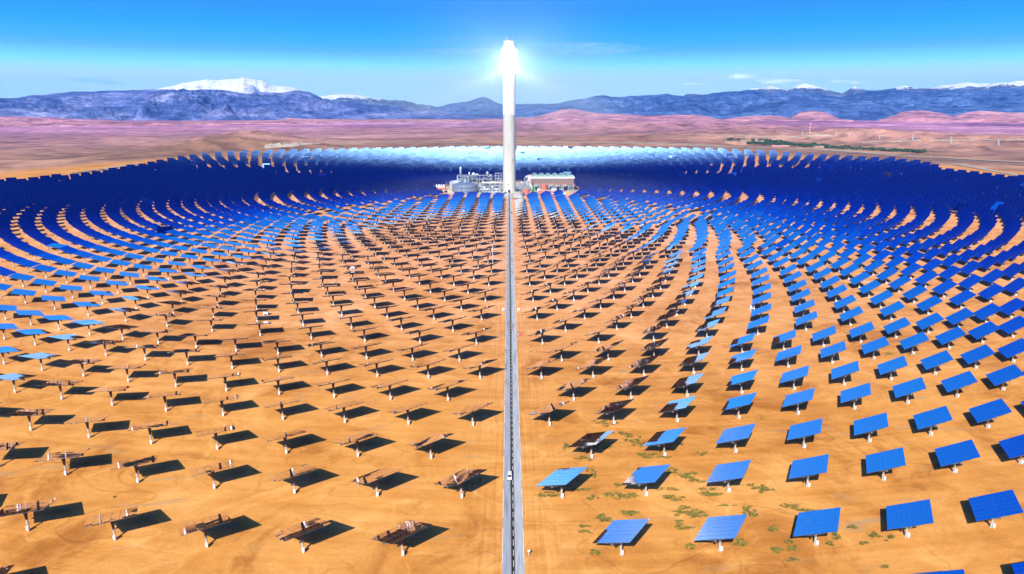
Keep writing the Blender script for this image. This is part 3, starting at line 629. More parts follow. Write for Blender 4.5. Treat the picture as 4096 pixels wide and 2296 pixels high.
frame_tower('process_structure', 'tall steel process structure with pipes rising behind the big blue-grey tank', 'process structure', (-90, 26, 0), 8, 2, 4, 6.5, 7, 6.2, 1, 7, 26)
frame_tower('process_structure', 'narrow steel process structure between the big tank and the tower', 'process structure', (-42, 34, 0), 2, 2, 4, 6, 6, 5.6, 2, 3, 12)
frame_tower('pipe_rack', 'long low pipe rack full of pale pipes from tank to tower', 'pipe rack', (-50, 4, 0), 7, 2, 3, 5.5, 5, 4.6, 3, 9, 34)
frame_tower('pipe_rack', 'low pump rack in front of the long pipe rack', 'pipe rack', (-50, -12, 0), 6, 1, 1, 5.5, 5, 4.5, 4, 7, 20)
frame_tower('access_stair', 'open steel lattice stair tower against the left side of the tower', 'stair tower', (-24, 8, 0), 2, 2, 7, 5.5, 5, 4.3, 5, 0, 6)
frame_tower('process_structure', 'stacked pale steel racks just right of the tower foot', 'process structure', (13, 2, 0), 4, 2, 3, 5.2, 5, 5.4, 6, 5, 20)
frame_tower('process_structure', 'steel frame under a salmon tank between tower and condenser', 'process structure', (26, 22, 0), 3, 2, 4, 5.2, 6, 5.2, 8, 4, 14)
t = thing('steam_drum', 'salmon red horizontal drum on the frame left of the condenser', 'drum', (31, 26, 21.2))
MB().tube((0, 0, 2), (11, 0, 2), 2, 20).build('drum_shell', M['red'], t, True); MB().box((1, -1.2, 0), (1.6, 1.2, 1.2)).box((9, -1.2, 0), (9.6, 1.2, 1.2)).build('saddle', M['steel'], t)
# columns and stacks behind the tank
def column(x, y, r_, h, z0, label):
    t = thing('process_column', label, 'process column', (x, y, z0))
    MB().lathe([(r_, 0), (r_, h), (r_ * .6, h + .8), (.1, h + 1.1)], 18).build('column_shell', M['silver'], t, True)
    b = MB()
    for k in range(1, 4): b.lathe([(r_ + .1, h * k / 4), (r_ + 1, h * k / 4), (r_ + 1, h * k / 4 + .2)], 14, cap=False)
    b.build('platform', M['steel'], t)
column(-84, 30, 1.6, 14, 25.2, 'tall white column standing highest of the equipment left of the tower')
column(-38, 38, 2.0, 7, 22.8, 'short fat white column on the narrow structure left of the tower')
t = thing('dome_vessel', 'white round-topped vessel on the structure behind the big tank', 'vessel', (-62, 31, 25.2)); MB().lathe([(.6, 0), (2.4, .9), (2.6, 2.2), (1.9, 4), (.1, 4.9)], 20).build('vessel_shell', M['white'], t, True)
MB().tube((-4, 0, .5), (4, 0, .5), .3).build('feed_pipe', M['pipe'], t)
t = thing('steam_pipe', 'thick white pipe bridge running level into the left of the tower', 'pipe', (-46, -1, 0))
MB().path([(0, 0, 16), (36, 0, 16)], 1.0, 12).build('pipe_shell', M['white'], t, True)
b = MB()
for x in (2, 12, 22, 31): b.box((x - .3, -.3, 0), (x + .3, .3, 15.1)); b.box((x - .8, -.8, 14.8), (x + .8, .8, 15.2))
b.build('pipe_support', M['steel'], t)
# transformer house
x, y = W(1762, 766)
t = thing('transformer_house', 'salmon red block with white transformers on its roof, far left of plant', 'building', (x, y, 0))
MB().box((-9, -6, 0), (9, 6, 7)).build('wall', M['red'], t); MB().box((-9.3, -6.3, 7), (9.3, 6.3, 7.5)).build('roof', M['pad'], t)
for k in range(4): b = MB().box((-7.5 + 4 * k, -3, 7.5), (-4.8 + 4 * k, 2.5, 10.5)); b.tube((-6.2 + 4 * k, 0, 10.5), (-6.2 + 4 * k, 0, 12.5), .8, 10); b.build('transformer', M['white'], t)
MB().box((-2, -6.15, .02), (0, -5.95, 4)).build('door', M['white'], t)
t = thing('substation_wall', 'low pale wall and dark opening between red block and big tank', 'wall', (-103, -8, 0))
MB().box((-10, -.6, 0), (8, .6, 4.5)).build('wall', M['berm'], t); MB().box((-6, -.8, .02), (-1, -.55, 3.4)).build('opening', M['dark'], t)

# air-cooled condenser
t = thing('air_cooled_condenser', 'long brown-walled air-cooled condenser on stilts right of the tower', 'condenser', (36.5, 8, 0))
MB().box((0, 0, 13.3), (73.5, 38, 22)).build('wind_wall', M['wind'], t)
MB().box((-.4, -.4, 12.7), (73.9, 38.4, 13.3)).build('red_edge_beam', M['red'], t)
MB().box((-4.5, -1.0, 22), (74.5, 39, 24.4)).build('white_roof_band', M['white'], t)
MB().box((-4.4, 4, 14.5), (-.01, 34, 21.99)).build('end_wall', M['white'], t)
for k in range(6):
    b = MB(); x0 = 3 + 11.7 * k; n_ = 12; v = []
    for yy in (1.5, 37):
        for q in range(n_ + 1): a = math.pi * q / n_; v.append((x0 + 5 - 4.9 * math.cos(a), yy, 24.4 + 3.8 * math.sin(a)))
    f = [(q, q + 1, n_ + 2 + q, n_ + 1 + q) for q in range(n_)] + [tuple(range(n_, -1, -1)), tuple(range(n_ + 1, 2 * n_ + 2))]
    b.add(v, f); b.build('fan_hood', M['hood'], t)
MB().box((13, -.55, 20.6), (17.5, -.05, 21.9)).build('small_red_panel', M['red'], t); MB().box((56, -.55, 20.6), (60.5, -.05, 21.9)).build('small_red_panel', M['red'], t)
for x in (1.5, 16, 31, 42.5, 54.5, 66.5, 72):
    for y in (1, 18, 36):
        b = MB(); 
        for sx in (-1.3, 1.3): b.box((x + sx - .22, y - .22, 0), (x + sx + .22, y + .22, 12.7))
        for q in range(5): b.tube((x - 1.3 if q % 2 else x + 1.3, y, q * 2.5), (x + 1.3 if q % 2 else x - 1.3, y, q * 2.5 + 2.5), .14, 5)
        b.build('lattice_leg', M['steel'], t)
b = MB()
for k in range(14): b.tube((k * 5.4, 1, 12.6), (k * 5.4 + 2.7, 1, 10.9), .12, 5); b.tube((k * 5.4 + 2.7, 1, 10.9), (k * 5.4 + 5.4, 1, 12.6), .12, 5)
b.box((0, .9, 10.7), (73.5, 1.1, 10.95)); b.build('truss_girder', M['steel'], t)
MB().path([(-2, -2, 23), (-2, -3, 15), (4, -4, 2)], 1.9, 16).build('steam_duct', M['silver'], t, True)
MB().box((-1.5, -3.5, 14), (2.5, -.1, 21.5)).build('red_gearbox', M['red'], t)
# machines in the shade under the condenser
for k, (x, y, c, lb) in enumerate([(52, 22, 'white', 'white pump block'), (63, 26, 'red', 'salmon red turbine block'), (76, 20, 'pipe', 'silver pipe block'), (90, 24, 'white', 'pale valve block')]):
    t = thing('machine_block', lb + ' in the shade under the long condenser', 'machine', (x, y, 0)); MB().box((-4, -3, 0), (4, 3, 5)).build('casing', M[c], t); MB().tube((-3, -3.4, 6), (3.5, -3.4, 6), 1.2, 12).build('pipe', M['pipe'], t, True)

def cyl_tank(x, y, r_, h, label, mat='red', dome=1.2):
    t = thing('water_tank', label, 'tank', (x, y, 0)); MB().lathe([(r_, 0), (r_, h)], 40, cap=False).build('tank_wall', M[mat], t, True)
    MB().lathe([(r_ + .15, h - .1), (r_ + .15, h + .15), (r_ * .6, h + dome * .75), (.01, h + dome)], 40).build('tank_roof', M[mat], t, True)
    b = MB()
    for k in range(18): a = k * math.pi / 9; b.tube((r_ * math.cos(a), r_ * math.sin(a), h), (r_ * math.cos(a), r_ * math.sin(a), h + 1.1), .05, 4)
    b.lathe([(r_, h + 1.05), (r_ + .05, h + 1.15)], 30, cap=False); b.build('railing', M['red'], t); return t
cyl_tank(27.5, -60, 4.5, 11.5, 'shorter salmon red tank nearest the tower, right of the road')
cyl_tank(57.5, -22, 5.3, 14.5, 'taller salmon red tank in front of the condenser stilts')
x, y = W(2180, 779)
t = thing('pump_house', 'salmon red pump house in front of the taller red tank', 'building', (x, y, 0))
MB().box((-10.2, -4, 0), (10.2, 4, 7)).build('wall', M['red'], t); MB().box((-10.5, -4.3, 7), (10.5, 4.3, 7.6)).build('roof', M['berm'], t)
for xx in (1, 6): MB().box((xx - 1.6, -4.12, .02), (xx + 1.6, -3.95, 4)).build('door', M['dark'], t)
x, y = W(2209, 790)
t = thing('switch_house', 'small salmon red hut right of the pump house', 'building', (x, y, 0)); MB().box((-3, -3, 0), (3, 3, 6)).build('wall', M['red'], t); MB().box((-3.3, -3.3, 6), (3.3, 3.3, 6.4)).build('roof', M['white'], t)
x, y = W(2103, 789)
t = thing('site_cabin', 'orange-brown cabin under a pale canopy beside the shorter red tank', 'building', (x, y, 0)); MB().box((-2.4, -2, 0), (2.4, 2, 3.8)).build('wall', M['orange'], t); MB().box((-8, -3, 3.8), (2.8, 3, 4.2)).build('canopy', M['pad'], t); MB().box((-1.8, -2.1, .02), (-.6, -1.95, 2.2)).build('door', M['white'], t)
t = thing('crane_boom', 'bright green sloping crane boom left of the taller red tank', 'crane', (44, -30, 0))
MB().path([(0, 0, .6), (-2.6, 1, 12.5)], .9, 6).build('boom', M['green'], t); MB().box((-2, -2, 0), (3, 2, 2)).build('chassis', M['green'], t)
for s_ in (-1.4, 2.3): MB().tube((s_, -2.3, .6), (s_, -1.9, .6), .6, 14).build('wheel', M['tyre'], t)
t = thing('water_tower', 'little globe water tank on a post under the condenser edge', 'water tank', (78, -16, 0)); MB().lathe([(.4, 0), (.4, 5)], 10).build('post', M['blue'], t); MB().lathe([(.3, 5), (2.6, 5.6), (2.6, 6.3), (1.2, 7.6), (.1, 8)], 20).build('globe', M['silver'], t, True)
for (px, py, s_, lb) in ((2243, 769, 3.2, 'white container under the condenser stilts'), (2255, 776, 3.0, 'orange-topped crate in front of the condenser stilts'), (1846, 792, 3, 'white box among the first mirrors below the big tank'), (1912, 800, 2, 'small white box in the front mirror rows left of the road')):
    x, y = W(px, py); t = thing('container', lb, 'container', (x, y, 0)); MB().box((-s_, -s_ * .6, .15), (s_, s_ * .6, s_ * .9)).build('body', M['white'], t); MB().box((-s_ - .1, -s_ * .6 - .1, s_ * .9), (s_ + .1, s_ * .6 + .1, s_ * .9 + .2)).build('lid', M['orange' if 'orange' in lb else 'white'], t)

def lamp(px, py, h, label, arm=1):
    x, y = W(px, py); z = tz(x, y); t = thing('street_lamp', label, 'street lamp', (x, y, z), group='street lamps round the plant')
    MB().tube((0, 0, 0), (0, 0, h), .22, 8, r2=.14).build('pole', M['white'], t); MB().path([(0, 0, h), (arm * .8, 0, h + .6), (arm * 2.2, 0, h + .8)], .12, 6).box((arm * 2.2 - .5, -.25, h + .65), (arm * 2.2 + .6, .25, h + .95)).build('lamp_head', M['white'], t)
lamp(1735, 772, 11, 'street lamp left of the salmon transformer block'); lamp(1788, 758, 13, 'street lamp between transformer block and big tank', -1)
lamp(1834, 772, 22, 'tallest lamp pole, standing before the big tank'); lamp(1968, 729, 11, 'street lamp behind the pipes left of the tower')
lamp(2325, 752, 11, 'street lamp just right of the condenser'); lamp(2346, 757, 10, 'rightmost street lamp of the plant'); lamp(2272, 768, 9, 'street lamp before the right condenser stilts')
# masts near the road
def mast(px, py, h, label, r_=.25):
    x, y = W(px, py); t = thing('weather_mast', label, 'mast', (x, y, 0)); b = MB()
    for k in range(3): a = k * 2.094; b.tube((r_ * math.cos(a), r_ * math.sin(a), 0), (r_ * math.cos(a), r_ * math.sin(a), h), .1, 5)
    k = 0.
    while k < h - 1.2: b.tube((r_, 0, k), (-r_ * .5, r_ * .87, k + 1), .05, 4); b.tube((-r_ * .5, r_ * .87, k), (-r_ * .5, -r_ * .87, k + 1), .05, 4); k += 1
    b.build('lattice', M['white'], t)
    b = MB()
    for a in (.5, 2.6, 4.7): b.tube((0, 0, h * .8), (6 * math.cos(a), 6 * math.sin(a), 0), .03, 4)
    b.build('guy_wire', M['steel'], t); MB().box((-.6, -.1, h), (.6, .1, h + .25)).build('sensor_bar', M['white'], t)
mast(1970, 1062, 20, 'slender white guyed mast among the mirrors left of the road')
mast(2029, 797, 13, 'short white mast at the road end left of the tower door', .35)
# cabinets in the field
def cabinet(px, py, w_, h, label, grp=None):
    x, y = W(px, py); t = thing('field_cabinet', label, 'cabinet', (x, y, tz(x, y)), group='white cabinets in the field')
    MB().box((-w_ / 2, -w_ * .3, .15), (w_ / 2, w_ * .3, h)).build('body', M['white'], t); MB().box((-w_ / 2 - .1, -w_ * .36, h), (w_ / 2 + .1, w_ * .36, h + .12)).build('roof', M['white'], t); MB().box((-w_ * .35, -w_ * .31 - .03, .3), (w_ * .35, -w_ * .3 - .003, h * .35)).build('vent', M['dark'], t)
cabinet(2013, 1244, 1.5, 2.0, 'white cabinet on the sand just left of the road halfway up')
cabinet(2074, 1244, 1.5, 2.0, 'white cabinet on the sand just right of the road halfway up')
cabinet(1411.7, 1078, 3.2, 3.4, 'white cabinet among the dark mirrors in the left middle field')
cabinet(1065, 1262, 3.0, 3.0, 'white cabinet by a mirror post in the left field')
cabinet(2666, 1066, 3.0, 3.6, 'white cabinet among pale mirrors in the right field')
cabinet(3008, 1243, 3.2, 3.4, 'white cabinet at the left edge of the pale blue mirror column')
cabinet(2569, 906, 4.0, 4.0, 'white kiosk among far mirrors right of the road')
cabinet(1507, 898, 4.0, 4.5, 'white kiosk among the pale blue mirrors left of the tower')
# signs and barriers
def sign(px, py, h, r_, mat, label, name='round_sign'):
    x, y = W(px, py); t = thing(name, label, 'road sign', (x, y, 0)); MB().tube((0, 0, 0), (0, 0, h), .06, 8).build('post', M['white'], t)
    b = MB(); n_ = 24; v = [(r_ * math.cos(2 * math.pi * k / n_), yy, h + r_ * .6 + r_ * math.sin(2 * math.pi * k / n_)) for yy in (-.12, -.06) for k in range(n_)]
    b.add(v, [tuple(range(n_)), tuple(range(2 * n_ - 1, n_ - 1, -1))] + [(k, n_ + k, n_ + (k + 1) % n_, (k + 1) % n_) for k in range(n_)]); b.build('sign_disc', M[mat], t)
sign(2114, 2226, 1.9, .42, 'white', 'white round sign on a thin post right of the road in front')
sign(2073, 1346, 2.0, .5, 'blue', 'blue round sign on a white post right of the road')
def barrier(px, py, label, yaw=.2):
    x, y = W(px, py); t = thing('road_barrier', label, 'barrier', (x, y, 0), yaw, 'red plastic barriers right of the road')
    MB().add([(-.9, -.35, 0), (.9, -.35, 0), (.9, .35, 0), (-.9, .35, 0), (-.8, -.12, 1.1), (.8, -.12, 1.1), (.8, .12, 1.1), (-.8, .12, 1.1)], [(0, 3, 2, 1), (4, 5, 6, 7), (0, 1, 5, 4), (1, 2, 6, 5), (2, 3, 7, 6), (3, 0, 4, 7)]).build('barrier_body', M['redbright'], t)
    MB().box((-.5, -.3, .35), (.5, .3, .5)).build('forklift_slot', M['white'], t)
barrier(2086, 1342, 'red plastic barrier beside the blue round sign'); barrier(2070, 1133, 'red plastic barrier alone beside the road beyond the blue sign', 1.2)
barrier(2074, 1044, 'red plastic barrier second beyond the blue sign', .9); barrier(2061, 884, 'red plastic barrier farthest up the road')

# vehicles
def bodymesh(prof, wid, inset, mat, parent, name):
    """side profile (y, z) extruded across, upper points pulled in"""
    b = MB(); n_ = len(prof); zs = [p[1] for p in prof]; z0, z1 = min(zs), max(zs); v = []
    for s_ in (-1, 1):
        for y, z in prof: v.append((s_ * (wid / 2 - inset * max(0, (z - z0) / (z1 - z0)) ** 2), y, z))
    f = [tuple(range(n_)), tuple(range(2 * n_ - 1, n_ - 1, -1))] + [(k, n_ + k, n_ + (k + 1) % n_, (k + 1) % n_) for k in range(n_)]
    b.add(v, f); o = b.build(name, M[mat], parent); md = o.modifiers.new('bevel', 'BEVEL'); md.width = .07; md.segments = 3; return o
def van(px, py, mat, label, name, wagon=True, rz=0):
    x, y = W(px, py); t = thing(name, label, 'car', (x, y, .085), rz)       # nose towards -y
    if wagon:
        prof = [(-2.2, .32), (-2.28, .75), (-2.1, 1.0), (-1.25, 1.14), (-.55, 1.78), (-.2, 1.88), (2.1, 1.86), (2.28, 1.5), (2.32, .8), (2.25, .32)]; L_, H_ = 2.25, 1.86
        ws = [(-1.22, 1.17), (-.60, 1.76)]
    else:
        prof = [(-2.1, .3), (-2.15, .7), (-1.3, .9), (-.6, 1.42), (.8, 1.45), (1.6, 1.0), (2.1, .95), (2.15, .35)]; L_, H_ = 2.1, 1.45; ws = [(-1.25, .93), (-.65, 1.38)]
    bodymesh(prof, 1.82, .2, mat, t, 'body')
    (ya_, za_), (yb_, zb_) = ws; dn = Vector((0, -(zb_ - za_), (yb_ - ya_))).normalized() * .035
    o = MB().add([Vector((-.72, ya_, za_)) + dn, Vector((.72, ya_, za_)) + dn, Vector((.6, yb_, zb_)) + dn, Vector((-.6, yb_, zb_)) + dn, (-.72, ya_, za_), (.72, ya_, za_), (.6, yb_, zb_), (-.6, yb_, zb_)], [(0, 1, 2, 3), (0, 4, 5, 1), (1, 5, 6, 2), (2, 6, 7, 3), (3, 7, 4, 0)]).build('windscreen', M['glass'], t)
    for s_ in (-1, 1):
        MB().add([(s_ * .90, -.75, 1.1), (s_ * .90, L_ - .3, 1.1), (s_ * .80, L_ - .45, H_ - .2), (s_ * .80, -.35, H_ - .2), (s_ * .8, -.75, 1.1), (s_ * .8, L_ - .3, 1.1), (s_ * .7, L_ - .45, H_ - .2), (s_ * .7, -.35, H_ - .2)], [(0, 1, 2, 3), (4, 7, 6, 5), (0, 4, 5, 1), (2, 6, 7, 3)]).build('side_window', M['glass'], t)
        MB().box((s_ * .68 - .17, -L_ - .06, .72), (s_ * .68 + .17, -L_ + .1, .88)).build('headlight', M['silver'], t)
        MB().box((s_ * 1.0 - .1, -.95, 1.08), (s_ * 1.0 + .1, -.8, 1.24)).build('wing_mirror', M['dark'], t)
        for yy in (-1.4, 1.4):
            o = MB().tube((s_ * .78, yy, .32), (s_ * .94, yy, .32), .33, 20).build('wheel', M['tyre'], t); MB().tube((s_ * .94, yy, .32), (s_ * .96, yy, .32), .19, 14).build('rim', M['silver'], o)
    MB().box((-.85, -L_ - .12, .3), (.85, -L_ + .1, .62)).build('bumper', M['dark'], t); MB().box((-.28, -L_ - .15, .42), (.28, -L_ - .125, .56)).build('number_plate', M['white'], t)
    return t
van(2038, 1913, 'white', 'white estate car driving towards the camera in the left lane', 'white_car')
van(2045, 853, 'dark', 'small dark car far up the road in the right lane', 'dark_car', False)
van(2023, 783, 'white', 'white pickup parked left of the tower door', 'parked_car', True, 1.5); van(2022, 771, 'dark', 'dark car parked at the left foot of the tower', 'parked_car', False, 1.5)
van(2060, 771, 'white', 'white van parked at the right foot of the tower', 'parked_car', True, 1.4); van(2082, 770, 'redbright', 'red car parked between tower foot and red tank', 'parked_car', False, 1.6)
def loader(px, py, label, rz=0, s_=1.0):
    x, y = W(px, py); t = thing('wheel_loader', label, 'loader', (x, y, .05), rz); t.scale = (s_,) * 3
    MB().box((-1.1, -2.6, .9), (1.1, 2.8, 1.9)).box((-.9, 1.2, 1.9), (.9, 2.7, 2.4)).build('chassis', M['yellow'], t)
    MB().box((-.8, -.8, 1.95), (.8, .9, 3.3)).build('cab', M['glass'], t); MB().box((-.95, -.95, 3.3), (.95, 1.05, 3.45)).build('cab_roof', M['white'], t)
    for sx in (-1, 1):
        for yy in (-1.7, 1.7): MB().tube((sx * .95, yy, .8), (sx * 1.5, yy, .8), .8, 18).build('wheel', M['tyre'], t)
        MB().path([(sx * .8, -1.6, 1.8), (sx * .8, -3.6, 1.2)], .16, 6).build('lift_arm', M['yellow'], t)
    MB().add([(-1.5, -3.5, .2), (1.5, -3.5, .2), (1.5, -4.6, .2), (-1.5, -4.6, .2), (-1.5, -3.5, 1.4), (1.5, -3.5, 1.4), (1.5, -4.3, 1.1), (-1.5, -4.3, 1.1)], [(0, 3, 2, 1), (0, 1, 5, 4), (1, 2, 6, 5), (2, 3, 7, 6), (3, 0, 4, 7)]).build('bucket', M['yellow'], t)
loader(2054, 796, 'yellow wheel loader at the top of the road near the tower', 1.35); loader(2578, 874, 'yellow washing machine between mirrors, right of its twin', 1.2, 1.25); loader(2538, 870, 'yellow washing machine between mirrors, left of its twin', 1.2, .9)

# person in a yellow vest right of the road
def person(px, py, label):
    x, y = W(px, py); t = thing('person', label, 'person', (x, y, 0), .4)
    J = dict(pel=(0, 0, .95), ch=(0, -.02, 1.3), nk=(0, 0, 1.48), hd=(0, -.02, 1.66), top=(0, -.01, 1.76), hl=(-.1, 0, .9), kl=(-.12, -.06, .5), al=(-.12, .02, .08), tl=(-.12, -.16, .04), hr=(.1, 0, .9), kr=(.13, .04, .5), ar=(.14, .1, .08), tr=(.15, -.08, .04),
             sl=(-.2, 0, 1.4), el=(-.27, -.02, 1.12), wl=(-.26, -.12, .88), fl=(-.25, -.15, .78), sr=(.2, 0, 1.4), er=(.28, .03, 1.12), wr=(.27, -.08, .88), fr=(.26, -.11, .78))
    Rr = dict(pel=.15, ch=.16, nk=.06, hd=.1, top=.07, hl=.1, kl=.065, al=.045, tl=.04, hr=.1, kr=.065, ar=.045, tr=.04, sl=.065, el=.045, wl=.032, fl=.03, sr=.065, er=.045, wr=.032, fr=.03)
    E_ = [('pel', 'ch'), ('ch', 'nk'), ('nk', 'hd'), ('hd', 'top'), ('pel', 'hl'), ('hl', 'kl'), ('kl', 'al'), ('al', 'tl'), ('pel', 'hr'), ('hr', 'kr'), ('kr', 'ar'), ('ar', 'tr'), ('ch', 'sl'), ('sl', 'el'), ('el', 'wl'), ('wl', 'fl'), ('ch', 'sr'), ('sr', 'er'), ('er', 'wr'), ('wr', 'fr')]
    ks = list(J); me = bpy.data.meshes.new('person_body'); me.from_pydata([J[k] for k in ks], [(ks.index(a), ks.index(b)) for a, b in E_], []); me.materials.append(M['cloth'])
    o = link('body', me, t); sk = o.modifiers.new('skin', 'SKIN'); sv = me.skin_vertices[0].data if me.skin_vertices else None
    if sv is None:
        import bmesh
        bm = bmesh.new(); bm.from_mesh(me); bm.verts.layers.skin.verify(); bm.to_mesh(me); bm.free(); sv = me.skin_vertices[0].data
    for i, k in enumerate(ks): sv[i].radius = (Rr[k], Rr[k] * .8); sv[i].use_root = k == 'pel'
    o.modifiers.new('sub', 'SUBSURF').levels = 1
    MB().lathe([(.2, 1.02), (.22, 1.2), (.23, 1.36), (.12, 1.48)], 14).build('yellow_vest', M['vest'], t, True)
    MB().lathe([(.06, 1.52), (.095, 1.62), (.09, 1.68)], 12).build('face', M['skin'], t, True)
    MB().lathe([(.15, 1.68), (.13, 1.7), (.12, 1.76), (.06, 1.83), (.01, 1.84)], 14).build('helmet', M['white'], t, True)
person(2121.5, 1408, 'person in yellow vest and dark trousers standing right of the road')

# ------------------------------------------------------------------ scrub in the right foreground and other green patches
patches = []
def pt(crop, u, v): return crop[0] + u / crop[2], crop[1] + v / crop[2]
cA = (2100, 1650, 2.235); cB = (3000, 1650, 2.2354); cC = (1000, 750, 2.453)
for u, v, a_, b__ in [(200, 745, 90, 22), (585, 768, 45, 20), (760, 735, 50, 22), (930, 745, 110, 30), (1310, 762, 95, 22), (1640, 722, 120, 34), (1350, 520, 60, 30), (1440, 575, 80, 34), (1530, 610, 60, 22), (590, 520, 35, 22), (610, 565, 28, 24), (825, 648, 35, 18), (700, 945, 80, 38), (760, 970, 60, 18), (950, 895, 90, 26), (1470, 880, 110, 30), (1540, 915, 90, 26), (1390, 905, 60, 20), (1370, 980, 45, 12), (1400, 1035, 80, 26), (1990, 880, 50, 26), (2040, 915, 40, 18), (630, 1245, 40, 24), (1480, 1208, 40, 24), (1930, 1175, 60, 34), (530, 1020, 45, 12), (550, 1068, 50, 14), (1800, 840, 70, 10), (2130, 690, 70, 28), (2000, 655, 60, 10), (870, 195, 60, 20), (950, 235, 70, 28), (1020, 285, 60, 28), (390, 310, 40, 34), (560, 410, 90, 18), (1090, 385, 110, 24), (1250, 405, 60, 12), (700, 100, 90, 24), (1570, 372, 40, 18), (1405, 292, 24, 12), (745, 318, 28, 14), (550, 690, 90, 12), (1270, 690, 90, 10)]: patches.append((*pt(cA, u, v), a_ / 2.235, b__ / 2.235))
for u, v, a_, b__ in [(350, 1165, 45, 26), (390, 1215, 45, 26), (240, 1235, 60, 26), (770, 1125, 50, 30), (370, 845, 70, 18), (450, 885, 60, 20), (560, 888, 60, 12), (200, 1045, 38, 26), (30, 915, 40, 26), (700, 1188, 40, 18), (1100, 1110, 50, 26), (1240, 1130, 70, 20), (910, 1035, 50, 14), (1020, 1180, 45, 10), (400, 1325, 60, 12), (1210, 1392, 40, 10), (120, 690, 70, 24)]: patches.append((*pt(cB, u, v), a_ / 2.2354, b__ / 2.2354))
for u, v, a_, b__ in [(945, 725, 50, 16), (1270, 755, 30, 10), (1260, 960, 70, 14), (820, 885, 40, 10), (830, 940, 40, 10), (870, 830, 30, 8), (930, 1100, 60, 6), (1700, 715, 24, 8)]: patches.append((*pt(cC, u, v), a_ / 2.453, b__ / 2.453))
patches += [(3195, 1282, 22, 8), (3560, 1420, 22, 6), (3640, 1422, 18, 5), (3110, 1400, 20, 6), (460, 1988, 3, 2)]
gr = random.Random(5); V2, Q2, m2 = [], [], []
for px, py, a_, b__ in patches:
    cnt = int(26 + a_ * b__ * .55)
    cl_ = [(gr.gauss(0, .6), gr.gauss(0, .6)) for _ in range(9)]
    for _ in range(cnt):
        cu, cvv = gr.choice(cl_); u = cu + gr.gauss(0, .17); v = cvv + gr.gauss(0, .2)
        if u * u + v * v > 2.4: continue
        x, y = gp(px + u * a_, py + v * b__); z = tz(x, y); s_ = gr.uniform(.10, .36); dry = gr.random() < .42
        for q in range(5):
            an = gr.uniform(0, 6.28); dx, dy = math.cos(an) * s_, math.sin(an) * s_; ox, oy = gr.gauss(0, .2), gr.gauss(0, .2); k = len(V2); h = s_ * gr.uniform(.5, 1.1)
            V2 += [(x + ox - dx * .5, y + oy - dy * .5, z + .0), (x + ox + dy * .3, y + oy - dx * .3, z + h * .5), (x + ox + dx, y + oy + dy, z + h), (x + ox - dy * .3, y + oy + dx * .3, z + h * .6)]; Q2.append((k, k + 1, k + 2, k + 3)); m2.append(int(dry))
tag(link('scrub', npmesh('scrub', V2, Q2, [M['scrub'], M['scrubdry']], m2)), 'low green desert scrub growing in patches between the mirrors', 'scrub', kind='stuff')

# ------------------------------------------------------------------ far country: oasis, village, pylons, tracks
def leafy(cx_, cy_, cz_, r_, h, n_, V, Q, rr):
    for _ in range(n_):
        a = rr.uniform(0, 6.28); e = rr.uniform(-.2, 1); q = rr.uniform(.45, 1) * r_; x = cx_ + q * math.cos(a) * math.sqrt(max(0, 1 - e * e * .7)); y = cy_ + q * math.sin(a); z = cz_ + h * .7 * (.45 + .5 * e * rr.random())
        s_ = r_ * rr.uniform(.25, .5); b_ = rr.uniform(0, 3.14); k = len(V); dx, dy = s_ * math.cos(b_), s_ * math.sin(b_)
        V += [(x - dx, y - dy, z - s_ * .5), (x + dx, y + dy, z - s_ * .4), (x + dx * .8, y + dy * .8, z + s_ * .6), (x - dx * .8, y - dy * .8, z + s_ * .5)]; Q.append((k, k + 1, k + 2, k + 3))
V3, Q3 = [], []; rr = random.Random(8)
MARCH = np.concatenate([np.arange(900, 5000, 8), np.arange(5000, 12000, 30)]).astype(float)
def far_pt(px, py):
    a, sl_ = ray(px, py); dd = MARCH; X = CX + dd * math.sin(a); Y = CY + dd * math.cos(a)
    hit = np.nonzero(CZ + dd * sl_ <= terrain(X, Y))[0]; k = hit[0] if len(hit) else len(dd) - 1
    return float(X[k]), float(Y[k])
belt = [(2985, 578, 5), (3010, 579, 6), (3050, 580, 9), (3090, 581, 14), (3130, 583, 12), (3170, 586, 8), (3220, 590, 6), (3270, 591, 5), (3350, 598, 6), (3420, 601, 6), (3480, 604, 5), (3540, 606, 6), (3600, 609, 5), (3660, 612, 4), (3700, 614, 3)]
for i in range(len(belt) - 1):
    for q in range(24):
        u = rr.random(); px = belt[i][0] * (1 - u) + belt[i + 1][0] * u; py = belt[i][1] * (1 - u) + belt[i + 1][1] * u; wdt = belt[i][2]
        x, y = far_pt(px, py - rr.random() * wdt); leafy(x, y, tz(x, y), rr.uniform(5, 9), rr.uniform(8, 15), 14, V3, Q3, rr)
for px, py in [(2915, 565), (2925, 563), (2940, 564), (2955, 565), (2972, 563), (2990, 568), (3012, 568), (3040, 566), (3062, 567), (3080, 568), (3390, 592), (3290, 586), (3310, 588), (3255, 582)]:
    x, y = far_pt(px, py); leafy(x, y, tz(x, y), 9, 16, 24, V3, Q3, rr)
tag(link('oasis_wood', npmesh('oasis_wood', V3, Q3, M['foil'])), 'dark green belt of trees along the valley right of the field', 'trees', kind='stuff')
def house(px, py, w_, d_, h, label, grp, mat='adobe'):
    x, y = far_pt(px, py); z = tz(x, y) - 1; t = thing('village_house', label, 'house', (x, y, z), rr.uniform(-.4, .4), grp)
    MB().box((-w_ / 2, -d_ / 2, 0), (w_ / 2, d_ / 2, h)).build('wall', M[mat], t); MB().box((-w_ / 2 - .3, -d_ / 2 - .3, h), (w_ / 2 + .3, d_ / 2 + .3, h + .8)).build('roof', M['berm' if mat == 'adobe' else 'white'], t)
    for k in (-.25, .25): MB().box((w_ * k - .8, -d_ / 2 - .12, h * .4), (w_ * k + .8, -d_ / 2 - .02, h * .75)).build('window', M['dark'], t)
